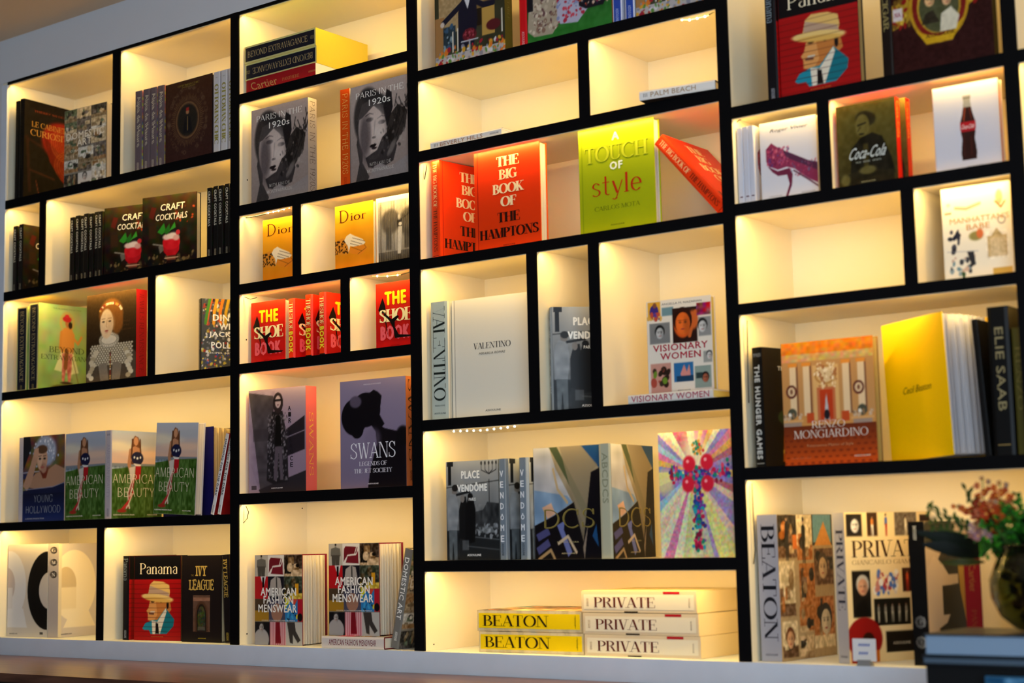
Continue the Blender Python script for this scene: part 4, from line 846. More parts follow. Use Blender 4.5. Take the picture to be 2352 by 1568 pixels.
def f_coke(p):
    a = Art(90, 116, '#54491A').gr('#3A3010', '#6A5C20')
    a.el(.5, .8, .17, .09, '#2A220C', .3, rot=-8).el(.44, .72, .12, .14, '#6E602A', .2).ln([(.36, .73), (.5, .75)], .02, '#1E180A').el(.42, .62, .05, .014, '#2A220C').ln([(.4, .7), (.36, .66)], .02, '#4A3E18').pg([(.2, .1), (.24, .46), (.4, .58), (.6, .62), (.76, .56), (.9, .3), (.96, .1)], '#1A1508').rc(.44, .08, .52, .5, '#453A16').pg([(.1, .0), (.1, .14), (.4, .2), (.7, .16), (.94, .14), (.94, 0)], '#241D0A').el(.5, .18, .14, .05, '#6A5E30', .4).el(.12, .09, .08, .07, '#6A5E2C', .5)
    p.art(a.ns(.04, 20, 24, 3))
    p.t('Coca-Cola', .52, .395, .62, .14, '#D8D8CC', bold=.01, shear=.45); p.t('FILM   MUSIC   SPORTS', .52, .285, .42, .018, '#B8B8A4', bold=.02); p.imprint(.5, .045, '#D8C890', .24)
def s_coke(p): p.rc(0, 0, 1, 1, '#D81E0C'); p.t('Coca-Cola', .5, .74, .44, .6, '#F8A040', bold=.01, shear=-.4, rot=1)
def f_bottle(p):
    p.rc(0, 0, 1, 1, '#C9C9D6', .0003)
    a = Art(50, 120, '#C9C9D6')
    L = [(.34, 1), (.35, .9), (.33, .82), (.28, .72), (.2, .62), (.17, .52), (.2, .42), (.24, .34), (.2, .24), (.17, .12), (.2, .02)]
    a.pg(L + [(1 - x, y) for x, y in L[::-1]], '#2A0E0A').pg([(.34, 1), (.35, .9), (.33, .82), (.67, .82), (.65, .9), (.66, 1)], '#9A9890').rc(.34, .95, .66, .97, '#6A6862').pg([(.18, .6), (.17, .52), (.19, .45), (.81, .45), (.83, .52), (.82, .6)], '#A81420').ln([(.4, .8), (.34, .64)], .06, '#8A3A1E').ln([(.6, .8), (.66, .64)], .03, '#6A2414').ln([(.3, .4), (.3, .1)], .04, '#55201A', .7).ln([(.62, .36), (.6, .1)], .04, '#6A241C', .5)
    p.art(a, .34, .1, .7, .86, .0006)
    p.t('Coca-Cola', .52, .5, .2, .05, '#F4E8E8', shear=.45, k=.001); p.imprint(.6, .035, '#5A5A60', .26)
def f_manhattan(p):
    a = Art(96, 124, '#EAE0CC')
    a.ln([(.2, .78), (.36, .76), (.56, .8)], .035, '#9A9880').el(.84, .84, .05, .08, '#C89A78', .3).ln([(.78, .8), (.86, .73), (.92, .79)], .02, '#C8602A').el(.1, .82, .03, .02, '#C8B8A0').rc(.04, .72, .14, .74, '#B07A50').rc(.64, .22, .92, .44, '#C0A474').pg([(.7, .44), (.78, .52), (.86, .44)], '#B09868').rc(.68, .22, .9, .42, '#CAB48C').ns(.08, 40, 50, 3, True, (.62, .2, .94, .5))
    a.blobs(12, .02, .045, ['#2A2A34', '#4A4A54', '#1E2030'], 5, (.08, .32, .26, .54)).el(.48, .46, .1, .05, '#8A8048', .4).el(.54, .48, .05, .05, '#C8683A', .4).blobs(26, .015, .04, ['#3A3A40', '#6A8A94', '#2A4A2A', '#C8A894', '#8A9AA0'], 6, (.1, .04, .44, .26)).pg([(.34, .3), (.44, .3), (.46, .16), (.4, .14)], '#2A2A30').rc(.7, .0, .98, .1, '#C8A04A').ln([(.05, .32), (.5, .3)], .005, '#8A8A94').ring(.86, .6, .05, .04, .01, '#6A5A50')
    p.art(a)
    p.t('MANHATTAN’S', .54, .64, .86, .06, '#C8923C', bold=-.005); p.t('BABE', .52, .56, .34, .06, '#C8923C', bold=-.005)
def f_hunger(p):
    a = Art(70, 90, '#120E0A').rc(.3, .34, 1, .8, '#16181E').pg([(.4, .5), (.6, .64), (.9, .6), (.9, .3), (.5, .2), (.36, .3)], '#A87A18', .9).pg([(.3, .05), (.34, .36), (.6, .44), (1, .4), (1, .05)], '#D86A10').blobs(50, .02, .05, ['#F0A020', '#8A2A08', '#F8C840', '#3A1404'], 4, (.3, .06, 1, .5)).el(.36, .42, .12, .06, '#3A4A24')
    p.art(a); p.t('TIM', .58, .93, .5, .08, '#C8381A', bold=.04); p.t('THE HUNGER GAMES', .66, .83, .8, .035, '#E0E0D8', bold=.05)
def s_hunger(p): p.rc(0, 0, 1, 1, '#0C0A0A'); p.t('THE HUNGER GAMES', .5, .46, .78, .5, '#CFCDC6', bold=.06, rot=1); p.t('TIM PALEN', .5, .935, .8, .03, '#A8A6A0'); p.rc(.1, .03, .9, .036, '#A8A6A0', .0009)
def f_renzo(p):
    a = Art(120, 146, '#C88A48').rc(0, .88, 1, 1, '#DC7C1E').rc(0, .84, 1, .9, '#D0A060').ns(.1, 30, 40, 3, False, (0, .8, 1, 1)).rc(0, .4, 1, .84, '#C08A50')
    for x in (.12, .27, .7, .86): a.rc(x - .035, .4, x + .035, .82, '#E4C498').rc(x + .04, .4, x + .055, .82, '#6A4034').rc(x - .05, .8, x + .05, .83, '#E08A30')
    a.rc(.34, .36, .62, .8, '#D8A868').el(.48, .72, .08, .06, '#D8B888').ring(.48, .72, .11, .07, .012, '#B07A3A').rc(.38, .34, .58, .62, '#C06A40').rc(.41, .36, .55, .6, '#B83A18').pg([(.45, .36), (.48, .58), (.51, .36)], '#B8B8B8').el(.48, .4, .03, .04, '#1E1A20').blobs(60, .006, .02, ['#E8C898', '#A8683A', '#F0D8B0'], 5, (.36, .62, .6, .82))
    for x, y in ((.1, .6), (.83, .6)): a.el(x, y, .06, .055, '#5A241C').el(x, y, .04, .038, '#D8B890').el(x, y, .015, .02, '#7A4A34')
    for x in (0.1, .86): a.rc(x - .12, .35, x + .12, .37, '#D8A060').el(x, .42, .05, .045, '#4A4A3A').blobs(18, .012, .02, ['#F0E4D0', '#C8A888', '#8A6A4A'], 7, (x - .1, .37, x + .1, .42)).rc(x - .1, .3, x + .1, .35, '#A08878')
    a.rc(.26, .34, .34, .42, '#C04A20').rc(.64, .34, .72, .42, '#C04A20').gr('#C04A10', '#6A2A10', 0, .32)
    for j in range(6):
        for i in range(14):
            a.el(i / 13 + (j % 2) * .035, .02 + j * .045, .022, .009, '#6A220C', .5, a=.7)
    p.art(a)
    p.t('RENZO', .49, .325, .36, .058, '#E6D8C8', 'old'); p.t('MONGIARDINO', .51, .25, .8, .065, '#E6D8C8', 'old'); p.t('Renaissance Master of Style', .5, .155, .5, .028, '#C8885A'); p.imprint(.84, .06, '#E8D8C8', .17); p.t('LAURE VERCHERE', .18, .06, .22, .016, '#C86A40')
def s_renzo(p): p.rc(0, 0, 1, 1, '#A8501E')
def f_cecil(p):
    p.rc(0, 0, 1, 1, '#F2C000', .0003); p.t('Cecil Beaton', .52, .5, .46, .05, '#1E1806', shear=.4, slope=.03)
def s_elie(p): p.rc(0, 0, 1, 1, '#0B0A0A'); p.t('ELIE SAAB', .52, .58, .56, .4, '#94855E', bold=.01, rot=1); p.rc(.2, .07, .8, .075, '#A88A50', .0009)
def f_spots(p): p.art(Art(30, 40, '#0C0A0A').ns(.03, 10, 12, 3))
def s_green(p): p.rc(0, 0, 1, 1, '#4A4418'); p.t('RENZO', .5, .6, .5, .5, '#6E6430', 'old', rot=1)
def f_letter(p):
    a = Art(110, 144, '#BFA890')
    a.el(.62, .44, .5, .4, '#0A0808').pg([(0, 0), (.4, 0), (.2, .3), (0, .2)], '#BFA890').pg([(.02, .2), (.02, .66), (.18, .76), (.36, .7), (.5, .62), (.72, .62), (.72, .55), (.34, .54), (.34, .34), (.5, .34), (.42, .28), (.2, .24)], '#C9B29A').rc(.34, .34, .74, .54, '#0A0808').pg([(.72, .7), (1, .7), (1, .1), (.9, .2), (.76, .5)], '#B0851E').el(.3, .06, .3, .12, '#0A0808').el(.3, .92, .36, .12, '#14160C', .2)
    p.art(a)
def s_letter(p):
    p.rc(0, 0, 1, 1, '#080708'); p.t('ASSOULINE', .4, .92, .1, .2, '#C8C8C0', bold=.02, rot=-1)
    for v in (.3, .16): p.pl([(.5 + .36 * math.cos(q * math.pi / 4), v + .045 * math.sin(q * math.pi / 4)) for q in range(8)], '#C8C4BE'); p.t('G' if v > .2 else 'Q', .5, v, .34, .05, '#0C0C0C', 'fat', k=.001)
def s_cartier(p): p.rc(0, 0, 1, 1, '#9C141C'); p.t('Cartier', .5, .74, .38, .55, '#C8985A', shear=-.45, rot=1); p.t('PANTHERE', .45, .35, .24, .22, '#C08A50', 'old', rot=1); p.t('ASSOULINE', .5, .05, .1, .12, '#C08A50', rot=1)
def s_redgold(p): p.rc(0, 0, 1, 1, '#7E1016'); p.t('Cartier', .5, .78, .24, .4, '#A0602A', shear=-.45, rot=1); p.t('PANTHERE', .5, .3, .4, .3, '#8A4A24', 'old', rot=1)

# style: w, t, h, cover, spine, back colour, page colour, kind (hard | box), front art, spine art, category words
S_ = dict
STYLE = {
 'cabinet_spine': S_(d=(.325, .027, .43), c='#0A0807', k='hard', f=f_plain('#0A0807'), s=s_dark, pg='#6A5A3A'),
 'le_cabinet': S_(d=(.33, .027, .438), c='#0A0807', k='hard', f=f_cabinet, s=s_dark, pg='#6A5A3A'),
 'domestic': S_(d=(.254, .034, .33), c='#6E6A62', k='hard', f=f_domestic, s=s_domestic),
 'alps': S_(d=(.25, .038, .33), c='#5A4A50', k='hard', f=f_rainbow, s=s_alps),
 'ottoman': S_(d=(.267, .03, .323), c='#2E1A16', k='hard', f=f_ottoman, s=f_plain('#2E1A16'), pg='#3A3A44'),
 'ottoman_white': S_(d=(.25, .037, .318), c='#C8C0C4', k='hard', f=f_plain('#6A5A6A'), s=s_ottoman),
 'cocktails': S_(d=(.26, .028, .283), c='#16120E', k='hard', f=f_cocktails, s=s_cocktails, pg='#D8C8A8'),
 'beyond': S_(d=(.28, .066, .36), c='#E0C840', k='box', f=f_beyond, s=s_beyond),
 'jewels': S_(d=(.294, .056, .356), c='#8E141C', k='box', f=f_jewels, s=s_jewels, side=s_jewels),
 'dinner': S_(d=(.225, .036, .275), c='#1A1714', k='hard', f=f_dinner, s=s_dinner),
 'hollywood': S_(d=(.262, .03, .35), c='#C8BEC0', k='hard', f=f_hollywood, s=s_hollywood),
 'american': S_(d=(.262, .036, .348), c='#C4C0C4', k='hard', f=f_american, s=s_american),
 'blue': S_(d=(.262, .05, .345), c='#10104A', k='hard', f=f_plain('#141455'), s=f_plain('#141455'), pg='#D8C08A', fan=16),
 'dressing': S_(d=(.23, .018, .33), c='#7A0C0E', k='hard', f=f_red, s=s_dressing),
 'monogram': S_(d=(.29, .055, .377), c='#D8CDBA', k='box', f=f_mono, s=s_mono),
 'panama': S_(d=(.25, .034, .323), c='#12101A', k='hard', f=f_panama, s=s_panama, pg='#C8A868'),
 'ivy': S_(d=(.235, .036, .321), c='#141012', k='hard', f=f_ivy, s=s_ivy, pg='#D8C8A0'),
 'cartier': S_(d=(.30, .055, .36), c='#F2ECDC', k='box', f=f_plain('#E8E0D0'), s=s_cartier),
 'paris': S_(d=(.293, .044, .357), c='#9A908C', k='box', f=f_paris, s=s_paris, side=s_paris),
 'dior': S_(d=(.181, .022, .23), c='#F0A018', k='hard', f=f_dior, s=f_plain('#F0A018'), pg='#F4E8D0'),
 'elephant': S_(d=(.175, .025, .231), c='#E8DCC6', k='hard', f=f_elephant, s=f_plain('#E8DCC6')),
 'shoe': S_(d=(.172, .036, .224), c='#D82408', k='hard', f=f_shoe, s=s_shoe, pg='#F0D8B0', bulge=.006),
 'airfrance': S_(d=(.286, .055, .375), c='#C04848', k='box', f=f_air, s=s_air, side=s_air),
 'swans': S_(d=(.298, .055, .374), c='#A8623A', k='box', f=f_swans, s=s_swans, side=s_swans),
 'menswear': S_(d=(.235, .04, .319), c='#7A1218', k='hard', f=f_menswear, s=s_menswear, pg='#F0E4CC', fan=34),
 'tables': S_(d=(.30, .04, .36), c='#5A5220', k='box', f=f_tables, s=s_olive, side=s_olive),
 'dresses': S_(d=(.33, .03, .36), c='#C01018', k='hard', f=f_dresses, s=s_redplain),
 'bluespine': S_(d=(.25, .034, .34), c='#2A4AA8', k='hard', f=f_plain('#E0E0EC'), s=s_blue),
 'beverly': S_(d=(.24, .026, .31), c='#E8E4E0', k='hard', f=f_plain('#A8C0E0'), s=s_beverly, pg='#E8E8F0'),
 'palm': S_(d=(.24, .028, .31), c='#2A2420', k='hard', f=f_plain('#E8E4E0'), s=s_palm),
 'hamptons': S_(d=(.270, .04, .335), c='#F05A10', k='hard', f=f_hamptons, s=s_hamptons, pg='#F8E8D0'),
 'touch': S_(d=(.278, .035, .336), c='#B8C010', k='hard', f=f_touch, s=s_touch, pg='#F8F4E0'),
 'valentino': S_(d=(.305, .068, .397), c='#E0DACC', k='hard', f=f_valentino, s=s_valentino),
 'vendome': S_(d=(.228, .042, .322), c='#5A6268', k='hard', f=f_vendome, s=s_vendome, bulge=.005),
 'visionary': S_(d=(.222, .026, .30), c='#E6DCD0', k='hard', f=f_visionary, s=s_visionary, pg='#E8D070'),
 'abc': S_(d=(.262, .041, .35), c='#8A8468', k='hard', f=f_abc, s=s_abc),
 'cross': S_(d=(.26, .02, .371), c='#E8DCC0', k='hard', f=f_cross, s=f_plain('#D8C8A8')),
 'beaton': S_(d=(.312, .066, .412), c='#98949A', k='box', f=f_beaton, s=s_beaton),
 'private': S_(d=(.315, .045, .412), c='#C8B488', k='box', f=f_private, s=s_private),
 'beaton_box': S_(d=(.30, .066, .41), c='#E4CFA0', k='box', f=f_beaton, s=s_beaton_y),
 'private_box': S_(d=(.31, .064, .41), c='#EAD6A4', k='box', f=f_plain('#E8D8B0'), s=s_private_box),
 'cigar': S_(d=(.285, .03, .36), c='#4A3A10', k='hard', f=f_cigar, s=s_cigar, pg='#6A5420'),
 'vivier': S_(d=(.178, .019, .231), c='#D4D4DC', k='hard', f=f_vivier, s=s_vivier),
 'cola_boy': S_(d=(.178, .027, .236), c='#D81E0C', k='box', f=f_coke, s=s_coke, side=s_coke),
 'cola_bottle': S_(d=(.18, .03, .235), c='#E8DAD0', k='hard', f=f_bottle, s=f_plain('#D81E0C'), pg='#E8A080'),
 'manhattan': S_(d=(.188, .03, .25), c='#EAE0CC', k='hard', f=f_manhattan, s=f_plain('#EAE0CC')),
 'hunger': S_(d=(.25, .037, .346), c='#0E0B0B', k='hard', f=f_hunger, s=s_hunger),
 'renzo': S_(d=(.283, .035, .349), c='#8A6A3A', k='hard', f=f_renzo, s=s_renzo, pg='#B8A060'),
 'cecil': S_(d=(.29, .03, .384), c='#F2C000', k='hard', f=f_cecil, s=f_plain('#F2C000'), pg='#C8C4C8', fan=40),
 'magazine': S_(d=(.25, .016, .37), c='#0B0909', k='hard', f=f_spots, s=f_plain('#0B0909'), pg='#E8C890'),
 'elie': S_(d=(.28, .056, .391), c='#0B0A0A', k='hard', f=f_plain('#0B0A0A'), s=s_elie, pg='#2A2A2A'),
 'greenspine': S_(d=(.25, .028, .36), c='#4A4418', k='hard', f=f_plain('#4A4418'), s=s_green),
 'letter_g': S_(d=(.29, .046, .395), c='#B8A488', k='box', f=f_letter, s=s_letter),
 'redspine': S_(d=(.27, .045, .33), c='#E0D4C0', k='box', f=f_plain('#D8CBB4'), s=s_redgold),
 'whitebox': S_(d=(.3, .05, .33), c='#E0D4C0', k='box', f=f_plain('#E0D4C0'), s=f_plain('#E0D4C0')),
}
def mono_back(p): f_mono(p, True)

MESHES = {}
def book_meshes(style, flip, cover):
    key = (style, flip, cover)
    if key in MESHES: return MESHES[key]
    st = STYLE[style]; w, t, h = st['d']
    bl = st.get('bulge', .002 if st['k'] == 'hard' else 0)
    front = lambda u, v, k: (u, -k, v)
    spine = lambda u, v, k: (-k - bl * min(1, min(u, t - u) / (.16 * t)), t - u, v)
    side = lambda u, v, k: (w + k, u, v)
    fart = mono_back if cover == 'back' else st['f']
    sart = s_paris_orange if cover == 'orange' else st['s']
    out = []
    if st['k'] == 'box' or flip:
        a = M(); a.box(0, 0, 0, w, t, h, st['c']); a.box(.001, .001, h - .0005, w - .001, t - .001, h + .0004, st['c'])
        out.append(('slipcase', a.mesh('slipcase', MAT['jacket']), None))
        a = M(); a.add([front(u, v, .0002) for u, v in ((0, 0), (w, 0), (w, h), (0, h))], [(0, 1, 2, 3)], srgb(st['c'])); fart(Page(a, front, w, h))
        out.append(('cover_print', a.mesh('cover_print', MAT['jacket']), None))
        a = M(); a.box(-.0003, .001, .001, .0005, t - .001, h - .001, st['c']); sart(Page(a, spine, t, h))
        out.append(('spine', a.mesh('spine', MAT['jacket']), None))
        if flip and st.get('side'):
            a = M(); a.box(w - .0005, .001, .001, w + .0003, t - .001, h - .001, st['c']); st['side'](Page(a, side, t, h))
            out.append(('side_panel', a.mesh('side_panel', MAT['jacket']), None))
    else:
        fan = st.get('fan') if cover not in ('flat',) else None
        b = .003
        a = M(); a.box(0, 0, 0, w, b, h, st['c']); fart(Page(a, front, w, h))
        out.append(('front_cover', a.mesh('front_cover', MAT['jacket']), None))
        # spine, slightly rounded
        a = M(); US = np.array([0, .08, .16, .5, .84, .92, 1]) * t; n = 7
        P = np.array([[spine(u, v, 0) for u in US] for v in (0, h)])
        a.grid(P, np.tile(srgb(st['c']), (2, n, 1)))
        for v in (0, h):
            a.add([spine(u, v, 0) for u in US] + [(b, 0, v), (b, t, v)], [list(range(n)) + [n, n + 1]], srgb(st['c']))
        a.add([(b, 0, 0), (b, t, 0), (b, t, h), (b, 0, h)], [(0, 1, 2, 3)], srgb(st['c']))
        sp = Page(a, spine, t, h)
        class Q(Page):
            def rc(s, a_, b_, c_, d_, col, k=.0005):
                us = np.unique(np.clip([a_, .08, .16, .5, .84, .92, c_], a_, c_)) * s.w
                s.m.grid(np.array([[s.S(u, v * s.h, k) for u in us] for v in (b_, d_)]), np.tile(srgb(col), (2, len(us), 1)))
        sart(Q(a, spine, t, h))
        out.append(('spine', a.mesh('spine', MAT['jacket']), None))
        pc = srgb(st.get('pg', '#E8DEC8'))
        rg = np.random.RandomState(len(style))
        def leaves(y0, y1):
            a = M(); a.box(.003, y0, .004, w - .004, y1, h - .004, pc)
            n = max(int((y1 - y0) / .0016), 2); ys = np.linspace(y0, y1, n + 1)
            P, Cc = [], []
            for i in range(n):
                off = .0002 + .0012 * rg.rand(); cc = pc * (.8 + .2 * rg.rand())
                for yy in (ys[i], ys[i + 1]): P.append((w - .004 + off, yy)); Cc.append(cc)
            a.grid(np.array([[(x, y, z) for x, y in P] for z in (.004, h - .004)]), np.array([Cc, Cc]))
            return a
        if not fan:
            out.append(('page_block', leaves(b, t - b).mesh('page_block', MAT['paper']), None))
            a = M(); a.box(0, t - b, 0, w, t, h, st['c'])
            out.append(('back_cover', a.mesh('back_cover', MAT['jacket']), None))
        else:
            out.append(('page_block', leaves(b, t * .35).mesh('page_block', MAT['paper']), None))
            nn = 9
            for i in range(nn):
                th = (.035 + .9 * ((i + .6 * rg.rand()) / nn) ** 1.1) * fan
                a = M(); L = w - .006; m_ = 7
                for side_ in (0, 1):
                    pts = []
                    for q in range(m_):
                        r = L * q / (m_ - 1); an = math.radians(th * (1 - .35 * (1 - q / (m_ - 1))))
                        pts.append((.004 + r * math.cos(an), t * .35 + (t * .6) * i / nn * (1 - 0) + r * math.sin(an) * .98 + side_ * (.0012 + .0022 * (i % 3))))
                    a.grid(np.array([[(x, y, z) for x, y in pts] for z in (.004, h - .004)]), np.tile(pc * (.86 + .14 * rg.rand()), (2, m_, 1)))
                # close the two ends of the gathering
                w0 = a.v[-2].reshape(2, m_, 3); w1 = a.v[-1].reshape(2, m_, 3)
                for j in (0, 1): a.grid(np.stack([w0[j], w1[j]]), np.tile(pc, (2, m_, 1)))
                a.grid(np.stack([w0[:, -1], w1[:, -1]]), np.tile(pc * .9, (2, 2, 1)))
                out.append(('page', a.mesh('page', MAT['paper']), None))
            an = math.radians(fan)
            a = M(); ca, sa = math.cos(an), math.sin(an)
            q = [(0, t), (0 - b * sa, t + b * ca), (w * ca - b * sa, t + w * sa + b * ca), (w * ca, t + w * sa)]
            V = [(x, y, z) for z in (0, h) for x, y in q]
            a.add(V, [(0, 1, 2, 3), (4, 5, 6, 7), (0, 1, 5, 4), (1, 2, 6, 5), (2, 3, 7, 6), (3, 0, 4, 7)], srgb(st['c']))
            out.append(('back_cover', a.mesh('back_cover', MAT['jacket']), None))
    MESHES[key] = out
    return out

def place_book(style, x, y, z, yaw, sz, lean, label, group=None, opt=None):
    opt = opt or {}
    st = STYLE[style]; w, t, h = st['d']
    flip, cover = (0 if opt.get('flat') else opt.get('flip', 0)), opt.get('cover')
    o = empty('boxed_book' if st['k'] == 'box' else 'book', label, 'book', (x, y, z), group)
    if opt.get('flat'):
        # lying on its back or face, spine towards the room
        if opt.get('flip'):
            R = Matrix(((0, 0, 1), (1, 0, 0), (0, 1, 0))); base = Vector((0, 0, 0))
        else:
            R = Matrix(((0, 0, -1), (1, 0, 0), (0, -1, 0))); base = Vector((h * sz, 0, t))
        mt = Matrix.Translation((x, y, z)) @ Matrix.Rotation(math.radians(yaw), 4, 'Z') @ Matrix.Translation(base) @ R.to_4x4() @ Matrix.Diagonal((1, 1, sz, 1))
    else:
        mt = Matrix.Translation((x, y, z)) @ Matrix.Rotation(math.radians(lean), 4, 'Y') @ Matrix.Rotation(math.radians(yaw), 4, 'Z') @ Matrix.Diagonal((opt.get('xs', 1), 1, sz, 1))
        if lean > 0 and abs(yaw) < 30:
            mt = Matrix.Translation((0, 0, w * math.sin(math.radians(lean)))) @ mt
    o.matrix_world = mt
    for nm, me, _ in book_meshes(style, flip, cover):
        link(nm, me, o)
    return o

